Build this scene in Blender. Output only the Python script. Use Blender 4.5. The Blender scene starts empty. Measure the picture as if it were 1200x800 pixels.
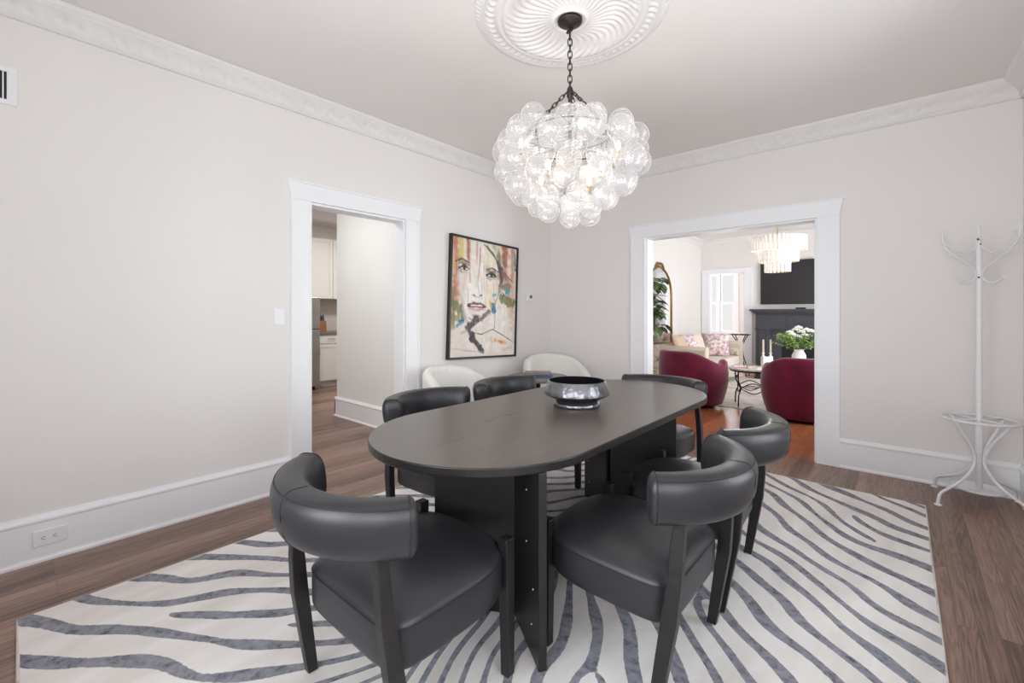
import bpy, math, random
import numpy as np
from mathutils import Vector, Matrix
PI = math.pi
rnd = random.Random(7)
SC = bpy.context.scene
COL = SC.collection

# ------------------------------------------------------------------ helpers
class MB:
    def __init__(s): s.v = []; s.f = []; s.sm = []
    def add(s, vs, fs, smooth=False):
        o = len(s.v); s.v += [tuple(p) for p in vs]
        s.f += [tuple(i + o for i in f) for f in fs]; s.sm += [smooth] * len(fs); return s
    def box(s, x0, x1, y0, y1, z0, z1):
        v = [(x0,y0,z0),(x1,y0,z0),(x1,y1,z0),(x0,y1,z0),(x0,y0,z1),(x1,y0,z1),(x1,y1,z1),(x0,y1,z1)]
        return s.add(v, [(3,2,1,0),(4,5,6,7),(0,1,5,4),(1,2,6,5),(2,3,7,6),(3,0,4,7)])
    def rings(s, rings, closed_u=True, cap0=False, cap1=False, smooth=True, loop=False):
        n = len(rings[0]); vs = [p for r in rings for p in r]; fs = []
        m = len(rings)
        for i in range(m if loop else m - 1):
            j = (i + 1) % m
            for k in range(n if closed_u else n - 1):
                l = (k + 1) % n
                fs.append((i*n+k, i*n+l, j*n+l, j*n+k))
        s.add(vs, fs, smooth)
        o = len(s.v) - len(vs)
        if cap0: s.f.append(tuple(o + k for k in reversed(range(n)))); s.sm.append(False)
        if cap1: s.f.append(tuple(o + (m-1)*n + k for k in range(n))); s.sm.append(False)
        return s
    def lathe(s, prof, n=32, c=(0,0,0), cap0=False, cap1=False):
        R = [[(c[0]+r*math.cos(2*PI*k/n), c[1]+r*math.sin(2*PI*k/n), c[2]+z) for k in range(n)] for r, z in prof]
        return s.rings(R, True, cap0, cap1)
    def tube(s, pts, r, n=8, loop=False, caps=True):
        P = [Vector(p) for p in pts]; m = len(P)
        rr = r if hasattr(r, '__len__') else [r] * m
        T = []
        for i in range(m):
            a = P[(i-1) % m] if (loop or i > 0) else P[i]
            b = P[(i+1) % m] if (loop or i < m-1) else P[i]
            T.append((b - a).normalized())
        u = T[0].orthogonal().normalized(); R = []
        for i in range(m):
            u = (u - T[i] * u.dot(T[i]))
            u = u.normalized() if u.length > 1e-6 else T[i].orthogonal().normalized()
            w = T[i].cross(u)
            R.append([tuple(P[i] + (u*math.cos(2*PI*k/n) + w*math.sin(2*PI*k/n)) * rr[i]) for k in range(n)])
        return s.rings(R, True, caps and not loop, caps and not loop, True, loop)
    def prism(s, poly, z0, z1):
        n = len(poly)
        v = [(x,y,z0) for x,y in poly] + [(x,y,z1) for x,y in poly]
        return s.add(v, [tuple(reversed(range(n))), tuple(range(n, 2*n))] + [(k,(k+1)%n,n+(k+1)%n,n+k) for k in range(n)])
    def loft(s, secs):           # rectangular post: (cx,cy,z,halfx,halfy)
        R = [[(x-a,y-b,z),(x+a,y-b,z),(x+a,y+b,z),(x-a,y+b,z)] for x,y,z,a,b in secs]
        return s.rings(R, True, True, True, False)
    def sphere(s, c, r, n=16, m=10, sq=(1,1,1)):
        R = []
        for i in range(m+1):
            t = PI*i/m; q = max(math.sin(t), 1e-3)
            R.append([(c[0]+sq[0]*r*q*math.cos(2*PI*k/n), c[1]+sq[1]*r*q*math.sin(2*PI*k/n), c[2]-sq[2]*r*math.cos(t)) for k in range(n)])
        return s.rings(R)
    def xf(s, M):
        s.v = [tuple(M @ Vector(p)) for p in s.v]; return s
    def build(s, name, mat=None, parent=None, bevel=0, seg=2, loc=None):
        me = bpy.data.meshes.new(name); me.from_pydata(s.v, [], s.f)
        me.polygons.foreach_set('use_smooth', s.sm); me.update()
        o = bpy.data.objects.new(name, me); COL.objects.link(o)
        if mat: me.materials.append(mat)
        if parent: o.parent = parent
        if loc: o.location = loc
        if bevel:
            b = o.modifiers.new('bevel', 'BEVEL'); b.width = bevel; b.segments = seg; b.limit_method = 'ANGLE'
            b.angle_limit = math.radians(40)
        return o

def tag(o, label=None, cat=None, group=None, kind=None):
    if label: o['label'] = label
    if cat: o['category'] = cat
    if group: o['group'] = group
    if kind: o['kind'] = kind
    return o
def thing(name, label, cat, loc=(0,0,0), rz=0, group=None):
    o = bpy.data.objects.new(name, None); COL.objects.link(o); o.empty_display_size = .1
    o.location = loc; o.rotation_euler = (0,0,rz); return tag(o, label, cat, group)
def struct(mb, name, mat, parent=None, bevel=0):
    o = mb.build(name, mat, parent, bevel)
    if not parent: o['kind'] = 'structure'
    return o
def copy_tree(o, parent=None):
    c = o.copy(); COL.objects.link(c)
    if parent: c.parent = parent
    for ch in list(o.children): copy_tree(ch, c)
    return c
def smoothpath(pts, n=6, loop=False):     # catmull-rom
    P = [Vector(p) for p in pts]; m = len(P); out = []
    for i in range(m if loop else m-1):
        p0 = P[(i-1) % m] if (loop or i > 0) else P[0]; p1 = P[i]; p2 = P[(i+1) % m]
        p3 = P[(i+2) % m] if (loop or i < m-2) else P[-1]
        for k in range(n):
            t = k/n
            out.append(.5*((2*p1)+(p2-p0)*t+(2*p0-5*p1+4*p2-p3)*t*t+(3*p1-p0-3*p2+p3)*t**3))
    if not loop: out.append(P[-1])
    return out

# ------------------------------------------------------------------ materials
def lin(c):
    return tuple((x/12.92 if x <= .04045 else ((x+.055)/1.055)**2.4) for x in [v/255 for v in c])
class NT:
    def __init__(s, name):
        s.m = bpy.data.materials.new(name); s.m.use_nodes = True; s.t = s.m.node_tree
        s.b = s.t.nodes['Principled BSDF']
    def n(s, ty, **kw):
        x = s.t.nodes.new(ty)
        for k, v in kw.items():
            if k.startswith('i_'):
                key = k[2:]; x.inputs[int(key) if key.isdigit() else key.replace('_',' ')].default_value = v
            else: setattr(x, k, v)
        return x
    def l(s, a, b): s.t.links.new(a, b)
    def math(s, op, a, b=None, c=None):
        x = s.n('ShaderNodeMath', operation=op)
        for i, v in enumerate((a, b, c)):
            if v is None: continue
            if isinstance(v, (int, float)): x.inputs[i].default_value = v
            else: s.l(v, x.inputs[i])
        return x.outputs[0]
    def mix(s, f, a, b, mode='MIX'):
        x = s.n('ShaderNodeMix', data_type='RGBA', blend_type=mode)
        for sock, v in ((x.inputs[0], f), (x.inputs[6], a), (x.inputs[7], b)):
            if isinstance(v, (int, float)): sock.default_value = v
            elif isinstance(v, tuple): sock.default_value = v if len(v) == 4 else v + (1,)
            else: s.l(v, sock)
        return x.outputs[2]
    def pos(s): return s.n('ShaderNodeTexCoord').outputs['Object']
    def noise(s, vec, scale, detail=3, rough=.5, dist=0):
        x = s.n('ShaderNodeTexNoise', i_Scale=scale, i_Detail=detail, i_Roughness=rough, i_Distortion=dist)
        if vec: s.l(vec, x.inputs['Vector'])
        return x.outputs[0]
    def scale(s, vec, sc):
        x = s.n('ShaderNodeMapping'); x.inputs['Scale'].default_value = sc; s.l(vec, x.inputs['Vector']); return x.outputs[0]
    def ramp(s, f, stops):
        x = s.n('ShaderNodeValToRGB'); e = x.color_ramp.elements
        while len(e) < len(stops): e.new(.5)
        for q, (p, c) in zip(e, stops): q.position = p; q.color = tuple(c) + (1,) if len(c) == 3 else c
        s.l(f, x.inputs[0]); return x.outputs[0]
    def bump(s, h, st=.2, d=.01):
        x = s.n('ShaderNodeBump', i_Strength=st, i_Distance=d); s.l(h, x.inputs['Height'])
        s.l(x.outputs[0], s.b.inputs['Normal'])
def mat(name, rgb, rough=.5, metal=0, spec=.5, nscale=0, nvar=.08, bump=0, bscale=60, sheen=0, coat=0, emit=None, es=0):
    t = NT(name); c = lin(rgb); b = t.b
    b.inputs['Base Color'].default_value = c + (1,); b.inputs['Roughness'].default_value = rough
    b.inputs['Metallic'].default_value = metal; b.inputs['Specular IOR Level'].default_value = spec
    p = t.pos()
    if nscale:
        f = t.noise(p, nscale, 4)
        t.l(t.ramp(f, [(.3, tuple(x*(1-nvar) for x in c)), (.7, tuple(min(1, x*(1+nvar)) for x in c))]), b.inputs['Base Color'])
    if bump: t.bump(t.noise(p, bscale, 4), bump, .004)
    if sheen: b.inputs['Sheen Weight'].default_value = sheen; b.inputs['Sheen Roughness'].default_value = .4
    if coat: b.inputs['Coat Weight'].default_value = coat; b.inputs['Coat Roughness'].default_value = .15
    if emit: b.inputs['Emission Color'].default_value = lin(emit) + (1,); b.inputs['Emission Strength'].default_value = es
    return t.m

M = {}
M['wall'] = mat('wall_paint', (230,227,225), .7, spec=.25, nscale=1.2, nvar=.012, bump=.03, bscale=180)
M['ceil'] = mat('ceiling_paint', (233,229,227), .8, spec=.2, nscale=1.5, nvar=.012, bump=.03, bscale=150)
M['trim'] = mat('trim_paint', (240,241,244), .4, spec=.45, nscale=2, nvar=.01)
M['cream'] = mat('hall_paint', (231,230,228), .7, spec=.25, nscale=1.5, nvar=.015)
M['plaster'] = mat('plaster', (231,228,228), .6, spec=.3, nscale=6, nvar=.02)
M['leather'] = mat('black_leather', (40,40,44), .36, spec=.5, nscale=5, nvar=.12, bump=.12, bscale=420)
M['seam'] = mat('seam_thread', (24,24,27), .6)
M['blackwood'] = mat('black_wood', (30,28,28), .38, spec=.45, nscale=14, nvar=.2, bump=.05, bscale=90)
M['white_metal'] = mat('white_enamel', (233,233,236), .4, spec=.5, nscale=20, nvar=.02)
M['dark_hole'] = mat('dark_gap', (45,45,45), .8)
M['bronze'] = mat('dark_bronze', (62,56,54), .45, .7, nscale=20, nvar=.15)
M['iron'] = mat('black_iron', (30,30,32), .5, .4, nscale=30, nvar=.2)
M['plastic'] = mat('white_plastic', (236,236,240), .35)
M['boucle'] = mat('white_boucle', (232,231,227), .95, spec=.1, nscale=60, nvar=.05, bump=.5, bscale=160, sheen=.3)
M['velvet'] = mat('burgundy_velvet', (98,20,48), .75, spec=.2, nscale=5, nvar=.25, bump=.05, bscale=250, sheen=.5)
M['linen'] = mat('beige_linen', (206,193,178), .9, spec=.15, nscale=40, nvar=.06, bump=.2, bscale=300)
M['button'] = mat('linen_button', (136,118,102), .9)
M['gold'] = mat('aged_gold', (150,118,72), .35, .85, nscale=25, nvar=.2)
M['brass'] = mat('brass', (196,170,120), .3, .9)
M['charcoal'] = mat('charcoal_paint', (64,64,72), .45, nscale=6, nvar=.08)
M['soot'] = mat('firebox', (24,24,27), .8, nscale=9, nvar=.2)
M['black_gloss'] = mat('screen_glass', (34,32,36), .28, spec=.5)
M['black_plastic'] = mat('black_plastic', (22,22,24), .4)
M['leaf'] = mat('leaf_green', (88,108,64), .5, nscale=8, nvar=.3)
M['fern'] = mat('light_leaf_green', (150,184,104), .55, nscale=14, nvar=.3)
M['stem'] = mat('stem_green', (86,104,52), .6)
M['bark'] = mat('bark', (84,66,50), .85, nscale=20, nvar=.3, bump=.4, bscale=60)
M['soil'] = mat('soil', (52,40,32), .95, nscale=40, nvar=.3, bump=.5, bscale=90)
M['petal'] = mat('white_petal', (246,244,238), .7, nscale=20, nvar=.04)
M['ceramic'] = mat('white_ceramic', (240,239,236), .3, spec=.5)
M['wax'] = mat('ivory_wax', (232,216,196), .5, nscale=30, nvar=.05)
M['pinkbook'] = mat('pink_cover', (222,170,190), .5, nscale=12, nvar=.05)
M['bluebook'] = mat('blue_cover', (66,96,138), .45, nscale=9, nvar=.15)
M['greybook'] = mat('grey_cover', (146,128,122), .5, nscale=9, nvar=.2)
M['paper'] = mat('paper_edge', (226,222,212), .8, nscale=200, nvar=.05)
M['greytop'] = mat('grey_stone_top', (120,114,108), .4, nscale=12, nvar=.08)
M['cabinet'] = mat('cabinet_white', (224,222,218), .45, nscale=3, nvar=.015)
M['steel'] = mat('brushed_steel', (172,170,168), .35, .8, nscale=4, nvar=.06)
M['nickel'] = mat('nickel', (120,116,112), .3, .9)
M['granite'] = mat('granite', (118,110,106), .3, nscale=45, nvar=.4)
M['tile'] = mat('backsplash', (206,200,194), .35, nscale=5, nvar=.04)
M['knifewood'] = mat('knife_block_wood', (142,96,60), .5, nscale=14, nvar=.15)
M['pot'] = mat('woven_pot', (196,178,150), .85, nscale=60, nvar=.2, bump=.4, bscale=120)
M['mirror'] = mat('mirror_silver', (235,238,240), .03, 1.0)
M['outside_green'] = mat('hedge_leaves', (96,130,70), .8, nscale=3, nvar=.4)
M['bulb'] = mat('warm_bulb', (255,244,224), .4, emit=(255,224,178), es=11)
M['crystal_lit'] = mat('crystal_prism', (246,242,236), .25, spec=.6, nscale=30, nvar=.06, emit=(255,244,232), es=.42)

def glass_balls():
    t = NT('swirled_glass'); t.t.nodes.remove(t.b); p = t.pos()
    w = t.n('ShaderNodeTexWave', wave_type='BANDS', bands_direction='Z', i_Scale=2.5, i_Distortion=1.0, i_Detail=.0, i_Detail_Scale=.5)
    t.l(p, w.inputs['Vector'])
    lw = t.n('ShaderNodeLayerWeight', i_Blend=.34)
    tr = t.n('ShaderNodeBsdfTransparent', i_Color=(.98,.98,.985,1))
    df = t.n('ShaderNodeBsdfTranslucent', i_Color=(.96,.96,.97,1)); dd = t.n('ShaderNodeBsdfDiffuse', i_Color=(.93,.935,.95,1))
    gl = t.n('ShaderNodeBsdfGlossy', i_Roughness=.18, i_Color=(1,1,1,1))
    bp = t.n('ShaderNodeBump', i_Strength=.25, i_Distance=.004); t.l(w.outputs[1], bp.inputs['Height'])
    t.l(bp.outputs[0], dd.inputs['Normal'])
    m1 = t.n('ShaderNodeMixShader', i_0=.5); t.l(df.outputs[0], m1.inputs[1]); t.l(dd.outputs[0], m1.inputs[2])
    m2 = t.n('ShaderNodeMixShader', i_0=.22); t.l(m1.outputs[0], m2.inputs[1]); t.l(gl.outputs[0], m2.inputs[2])
    f = t.math('MULTIPLY_ADD', t.math('POWER', w.outputs[1], 3.0), .26, .11)
    rim = t.math('MULTIPLY', t.math('POWER', lw.outputs['Facing'], 2.6), .85)
    f = t.math('MINIMUM', t.math('ADD', f, rim), .9)
    m3 = t.n('ShaderNodeMixShader'); t.l(f, m3.inputs[0]); t.l(tr.outputs[0], m3.inputs[1]); t.l(m2.outputs[0], m3.inputs[2])
    t.l(m3.outputs[0], t.t.nodes['Material Output'].inputs[0]); return t.m
M['glassball'] = glass_balls()
def pane_mat():
    t = NT('window_glass'); t.t.nodes.remove(t.b)
    tr = t.n('ShaderNodeBsdfTransparent'); gl = t.n('ShaderNodeBsdfGlossy', i_Roughness=.02)
    lw = t.n('ShaderNodeLayerWeight', i_Blend=.15)
    m = t.n('ShaderNodeMixShader'); t.l(t.math('MULTIPLY', lw.outputs['Fresnel'], .6), m.inputs[0])
    t.l(tr.outputs[0], m.inputs[1]); t.l(gl.outputs[0], m.inputs[2]); t.l(m.outputs[0], t.t.nodes['Material Output'].inputs[0]); return t.m
M['pane'] = pane_mat()

def wood_floor(name, dark, mid, light, w=.062, rough=.33):
    t = NT(name); p = t.pos()
    sep = t.n('ShaderNodeSeparateXYZ'); t.l(p, sep.inputs[0])
    cb = t.n('ShaderNodeCombineXYZ'); t.l(sep.outputs[1], cb.inputs[0]); t.l(sep.outputs[0], cb.inputs[1])
    br = t.n('ShaderNodeTexBrick', offset=.37, offset_frequency=2, i_Scale=1, i_Mortar_Size=.0011, i_Mortar_Smooth=.1, i_Bias=0, i_Brick_Width=1.5, i_Row_Height=w)
    br.inputs['Color1'].default_value = (0,0,0,1); br.inputs['Color2'].default_value = (1,1,1,1); br.inputs['Mortar'].default_value = (.5,.5,.5,1)
    t.l(cb.outputs[0], br.inputs['Vector'])
    row = t.math('MULTIPLY', t.math('FLOOR', t.math('DIVIDE', sep.outputs[0], w)), 3.17)
    seed = t.math('ADD', row, t.math('MULTIPLY', br.outputs['Color'], 7.7))
    cg = t.n('ShaderNodeCombineXYZ'); t.l(t.math('MULTIPLY', sep.outputs[0], 16), cg.inputs[0]); t.l(t.math('MULTIPLY', sep.outputs[1], 1.1), cg.inputs[1]); t.l(seed, cg.inputs[2])
    big = t.noise(cg.outputs[0], 1.1, 2, .5, .6)
    rings = t.math('SINE', t.math('MULTIPLY', big, 46))
    cf = t.n('ShaderNodeCombineXYZ'); t.l(t.math('MULTIPLY', sep.outputs[0], 130), cf.inputs[0]); t.l(t.math('MULTIPLY', sep.outputs[1], 5), cf.inputs[1]); t.l(seed, cf.inputs[2])
    fine = t.noise(cf.outputs[0], 1, 4, .65)
    f = t.math('ADD', t.math('MULTIPLY', rings, .075), t.math('MULTIPLY', fine, .60))
    f = t.math('ADD', f, t.math('MULTIPLY', t.noise(cg.outputs[0], .15, 0), .55))
    f = t.math('ADD', f, t.math('MULTIPLY_ADD', br.outputs['Color'], .22, -.20))
    c = t.ramp(f, [(.28, lin(dark)), (.52, lin(mid)), (.82, lin(light))])
    c = t.mix(t.math('MULTIPLY', br.outputs['Fac'], .6), c, lin((34,22,17)))
    t.l(c, t.b.inputs['Base Color']); t.b.inputs['Roughness'].default_value = rough
    t.l(t.math('MULTIPLY_ADD', fine, .18, rough-.09), t.b.inputs['Roughness'])
    t.bump(t.math('SUBTRACT', t.math('MULTIPLY', fine, .25), br.outputs['Fac']), .12, .002); return t.m
M['floor'] = wood_floor('oak_floor', (94,70,60), (138,108,94), (168,138,121))
M['floor_warm_lit'] = wood_floor('warm_lit_oak_floor', (108,62,38), (150,88,56), (176,112,76))  # oak reddened for the living room: warm sunlight is put into the colour

def table_wood():
    t = NT('table_wood_sheen'); p = t.pos()
    f = t.noise(t.scale(p, (55,2.2,3)), 1, 5, .6, .3)
    t.l(t.ramp(f, [(.25, lin((78,71,66))), (.75, lin((104,96,90)))]), t.b.inputs['Base Color'])  # wood colour lightened to carry the sheen of reflected light
    t.l(t.math('MULTIPLY_ADD', f, .12, .24), t.b.inputs['Roughness']); t.b.inputs['Specular IOR Level'].default_value = .65
    t.bump(f, .08, .002); return t.m
M['tablewood'] = table_wood()

def hammered():
    t = NT('hammered_metal'); p = t.pos()
    t.b.inputs['Metallic'].default_value = .9; t.b.inputs['Roughness'].default_value = .3
    n = t.noise(p, 14, 3); t.l(t.ramp(n, [(.3, lin((112,112,116))), (.7, lin((150,150,156)))]), t.b.inputs['Base Color'])
    v = t.n('ShaderNodeTexVoronoi', i_Scale=46); t.l(p, v.inputs['Vector'])
    t.bump(v.outputs['Distance'], .35, .006); return t.m
M['hammered'] = hammered()

def zebra():
    t = NT('zebra_pile'); p = t.pos(); sep = t.n('ShaderNodeSeparateXYZ'); t.l(p, sep.inputs[0])
    x, y = sep.outputs[0], sep.outputs[1]
    def nz(sc, amp, off):
        mp = t.n('ShaderNodeMapping'); mp.inputs['Location'].default_value = (off, off*.7, 0); t.l(p, mp.inputs['Vector'])
        return t.math('MULTIPLY', t.math('SUBTRACT', t.noise(mp.outputs[0], sc, 1), .5), amp)
    xx = t.math('ADD', x, nz(1.3, .30, 3)); yy = t.math('ADD', y, nz(1.6, .34, 9))
    u = t.math('ABSOLUTE', t.math('SUBTRACT', xx, 2.07))
    fu = t.math('ADD', t.math('MULTIPLY', u, .74), t.math('SUBTRACT', 1.0, t.math('POWER', 2.718, t.math('MULTIPLY', u, -2.7))))
    ph = t.math('MULTIPLY', t.math('ADD', yy, fu), 2*PI/.215)
    for (a, b, s) in [(3.2,-1.1,1),(2.75,-2.6,1),(2.6,-3.3,1),(2.45,-3.75,-1),(1.5,-3.9,1),(1.05,-4.2,1),(.9,-3.4,1),(1.75,-4.3,-1),(3.3,-1.45,-1),(2.3,-1.0,1),(1.3,-1.6,1)]:
        at = t.math('ARCTAN2', t.math('SUBTRACT', y, b), t.math('SUBTRACT', x, a))
        ph = t.math('ADD', ph, t.math('MULTIPLY', at, float(s)))
    sn = t.math('ADD', t.math('SINE', ph), nz(3.2, 1.3, 5))
    sn = t.math('ADD', sn, nz(60, .22, 2))
    mask = t.n('ShaderNodeMapRange', i_1=.46, i_2=.56); t.l(sn, mask.inputs[0])
    mott = t.noise(p, 26, 5, .7, .4)
    mot2 = t.noise(t.scale(p, (1,.35,1)), 5, 4, .6)
    grey = t.ramp(mott, [(.32, lin((90,91,98))), (.47, lin((134,134,143))), (.7, lin((158,158,167)))])
    crm = t.ramp(mot2, [(.3, lin((216,210,206))), (.55, lin((233,229,226))), (.75, lin((241,239,237)))])
    c = t.mix(mask.outputs[0], crm, grey)
    t.l(c, t.b.inputs['Base Color']); t.b.inputs['Roughness'].default_value = .95; t.b.inputs['Specular IOR Level'].default_value = .1
    t.bump(t.noise(p, 240, 3), .3, .004); return t.m
M['zebra'] = zebra()
def speckle(name, a, b, sc):
    t = NT(name); n = t.noise(t.pos(), sc, 4, .65)
    t.l(t.ramp(n, [(.42, lin(a)), (.62, lin(b))]), t.b.inputs['Base Color']); t.b.inputs['Roughness'].default_value = .85; t.b.inputs['Specular IOR Level'].default_value = .2; return t.m
M['floral'] = speckle('floral_print', (236,228,224), (178,132,150), 16)
M['lightrug'] = speckle('faded_rug', (222,217,211), (198,190,184), 5)
M['marble'] = speckle('white_marble', (226,222,218), (196,190,186), 9)
M['marble'].node_tree.nodes['Principled BSDF'].inputs['Roughness'].default_value = .25

# ------------------------------------------------------------------ room shell
W, CH, FY, T = 4.06, 2.94, -5.30, .14
NB = 5.80                          # living room far wall
def wall_x(name, x0, x1, y0, y1, holes, m, z1=CH):       # wall of thickness x0..x1 running along y, holes (ya,yb,za,zb)
    b = MB(); cur = y0
    for (a, c, za, zb) in sorted(holes):
        b.box(x0, x1, cur, a, 0, z1)
        if za > 0: b.box(x0, x1, a, c, 0, za)
        b.box(x0, x1, a, c, zb, z1); cur = c
    b.box(x0, x1, cur, y1, 0, z1); return struct(b, name, m)
def wall_y(name, y0, y1, x0, x1, holes, m, z1=CH):
    b = MB(); cur = x0
    for (a, c, za, zb) in sorted(holes):
        b.box(cur, a, y0, y1, 0, z1)
        if za > 0: b.box(a, c, y0, y1, 0, za)
        b.box(a, c, y0, y1, zb, z1); cur = c
    b.box(cur, x1, y0, y1, 0, z1); return struct(b, name, m)

struct(MB().box(-5.2, W+.2, FY-.2, .0, -.08, 0), 'floor', M['floor'])
struct(MB().box(-2.6, W+.2, .0, 9.2, -.08, 0), 'floor_living', M['floor_warm_lit'])  # redder than the dining floor to carry the warm light
struct(MB().box(-5.2, W+.2, FY-.2, 9.2, CH, CH+.1), 'ceiling', M['ceil'])
DL = (-3.117, -2.251, 0, 2.15)       # doorway in the left wall
DB = (1.297, 2.862, 0, 2.13)         # wide opening in the back wall
DF = (.17, .89, 0, 2.18)             # doorway in the living room's far wall
WR = [(-4.75,-3.75,.55,2.5), (-2.75,-1.75,.55,2.5)]
WRL = [(1.3,2.3,.55,2.5), (3.4,4.4,.55,2.5)]
WF = [(1.75,2.65,.55,2.5), (2.95,3.85,.55,2.5)]
wall_x('wall_left', -T, 0, FY, .15, [DL], M['wall'])
wall_y('wall_back', 0, .15, 0, W, [DB], M['wall'])
wall_x('wall_right', W, W+T, FY, NB, WR + WRL, M['wall'])
wall_y('wall_front', FY-T, FY, -T, W+T, WF, M['wall'])
wall_x('wall_living_left', -T, 0, .15, NB, [], M['wall'])
wall_y('wall_living_far', NB, NB+.14, -2.4, W+T, [DF], M['wall'])
WN = [(-.93,-.10,.76,2.42)]
wall_y('wall_sunroom_far', 8.8, 8.94, -2.4, 1.6, WN, M['wall'])
WS_ADDED = [(6.5,7.7,.76,2.42)]  # unseen side window, added to brighten the sunroom
wall_x('wall_sunroom_left', -2.54, -2.4, NB, 8.94, WS_ADDED, M['wall'])
wall_x('wall_sunroom_right', .98, 1.1, NB+.14, 8.8, [], M['wall'])
wall_y('wall_hall', -1.85, -1.73, -2.0, -T, [], M['cream'])
wall_x('wall_kitchen_far', -4.98, -4.86, FY, .8, [], M['cream'])
wall_y('wall_kitchen_back', .7, .82, -4.98, -T, [], M['cream'])
wall_y('wall_kitchen_front', -4.3, -4.2, -4.98, -T, [], M['cream'])

# skirting boards: tall board with a moulded cap and a small shoe
def base_prof(): return [(0,0),(.030,0),(.030,.012),(.022,.020),(.020,.028),(.020,.205),(.026,.212),(.026,.222),(.016,.234),(.010,.245),(0,.245)]
def sweep_profile(b, prof, p0, p1, nrm):
    p0, p1, n = Vector(p0), Vector(p1), Vector(nrm)
    R = [[tuple(q + n*a + Vector((0,0,z))) for a, z in prof] for q in (p0, p1)]
    b.rings(R, True, True, True, False)
for name, segs in {
    'baseboard_left': [((0,FY,0),(0,-3.255,0),(1,0,0)), ((0,-2.085,0),(0,0,0),(1,0,0))],
    'baseboard_back': [((0,0,0),(1.125,0,0),(0,-1,0)), ((3.005,0,0),(W,0,0),(0,-1,0))],
    'baseboard_right': [((W,FY,0),(W,0,0),(-1,0,0))],
    'baseboard_front': [((0,FY,0),(W,FY,0),(0,1,0))],
    'baseboard_hall': [((-2.02,-1.85,0),(-T,-1.85,0),(0,-1,0)), ((-2.0,-1.87,0),(-2.0,-1.71,0),(-1,0,0))],
    'baseboard_living_left': [((0,.15,0),(0,NB,0),(1,0,0))],
    'baseboard_living_far': [((1.04,NB,0),(1.10,NB,0),(0,-1,0)), ((2.9,NB,0),(W,NB,0),(0,-1,0))]}.items():
    b = MB()
    for a, c, n in segs: sweep_profile(b, base_prof(), a, c, n)
    struct(b, name, M['trim'])

# crown moulding with a running leaf relief
def crown(name, p0, p1, nrm, relief=True):
    p0, p1, n = Vector(p0), Vector(p1), Vector(nrm); L = (p1-p0).length; d = (p1-p0)/L
    prof = [(0,-.140,0),(.014,-.140,0),(.014,-.128,0),(.022,-.124,0),(.024,-.114,0),(.018,-.110,0)]
    for k in range(11):
        t = k/10; prof.append((.022+.050*t+.010*math.sin(PI*t)*-1, -.106+.062*t, math.sin(PI*t)**.7))
    prof += [(.078,-.040,0),(.078,-.034,0),(.086,-.030,0),(.098,-.020,0),(.100,-.010,0),(.100,0,0),(0,0,0)]
    st = max(2, int(L/.014)) if relief else 1; R = []
    for i in range(st+1):
        s = L*i/st; ring = []
        for j, (a, z, w) in enumerate(prof):
            h = 0
            if w and relief:
                t = (z+.106)/.062
                lobe = math.sin(2*PI*s/.062 + 1.9*math.sin(PI*t)); leaf = math.sin(2*PI*s/.186 + 2.6*t)
                h = w*(.006*lobe*abs(lobe)**.3 + .005*leaf + .003*math.sin(2*PI*s/.031+5*t))
            q = p0 + d*s + n*(a+h*.75) + Vector((0,0,CH+z-h*.65)); ring.append(tuple(q))
        R.append(ring)
    b = MB(); b.rings(R, True, True, True, relief); return struct(b, name, M['plaster'])
crown('trim_1', (0,FY,0), (0,0,0), (1,0,0)); crown('trim_2', (W,0,0), (0,0,0), (0,-1,0))
crown('trim_3', (W,FY,0), (W,0,0), (-1,0,0), False); crown('trim_4', (0,FY,0), (W,FY,0), (0,1,0), False)
crown('trim_5', (0,.15,0), (0,NB,0), (1,0,0), False); crown('trim_6', (0,NB,0), (W,NB,0), (0,-1,0), False)

# door casings: side boards, crosshead with flared ends, jamb lining
def casing(name, axis, face, sgn, a, c, ztop, w, head, depth):
    """axis 'x': opening runs along x on plane y=face (sgn = direction out of the wall); depth = wall thickness"""
    def P(u, o, z): return (u, face + sgn*o, z) if axis == 'x' else (face + sgn*o, u, z)
    root = MB()
    def slab(poly, o0, o1):
        n = len(poly); v = [P(u,o0,z) for u,z in poly] + [P(u,o1,z) for u,z in poly]
        root.add(v, [tuple(reversed(range(n))), tuple(range(n,2*n))] + [(k,(k+1)%n,n+(k+1)%n,n+k) for k in range(n)])
    for s, e in ((a, -1), (c, 1)):
        slab([(s,0),(s+e*w,0),(s+e*w,ztop),(s,ztop)], 0, .024)
        slab([(s+e*(w-.022),0),(s+e*w,0),(s+e*w,ztop),(s+e*(w-.022),ztop)], .024, .032)
        slab([(s,0),(s+e*.014,0),(s+e*.014,ztop),(s,ztop)], .024, .030)
    slab([(a-w,ztop),(c+w,ztop),(c+w+.004,ztop+.03),(c+w+.022,ztop+head),(a-w-.022,ztop+head),(a-w-.004,ztop+.03)], 0, .034)
    slab([(a-w-.03,ztop+head),(c+w+.03,ztop+head),(c+w+.03,ztop+head+.012),(a-w-.03,ztop+head+.012)], 0, .045)
    t = .016
    slab([(a,0),(a+t,0),(a+t,ztop-t),(a,ztop-t)], .0, -depth); slab([(c-t,0),(c,0),(c,ztop-t),(c-t,ztop-t)], 0, -depth)
    slab([(a,ztop-t),(c,ztop-t),(c,ztop),(a,ztop)], 0, -depth)
    return struct(root, name, M['trim'])
casing('door_1', 'y', 0, 1, DL[0], DL[1], DL[3], .150, .125, T)
casing('door_2', 'x', 0, -1, DB[0], DB[1], DB[3], .165, .130, .15)
casing('door_3', 'x', NB, -1, DF[0], DF[1], DF[3], .155, .085, .14)

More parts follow.
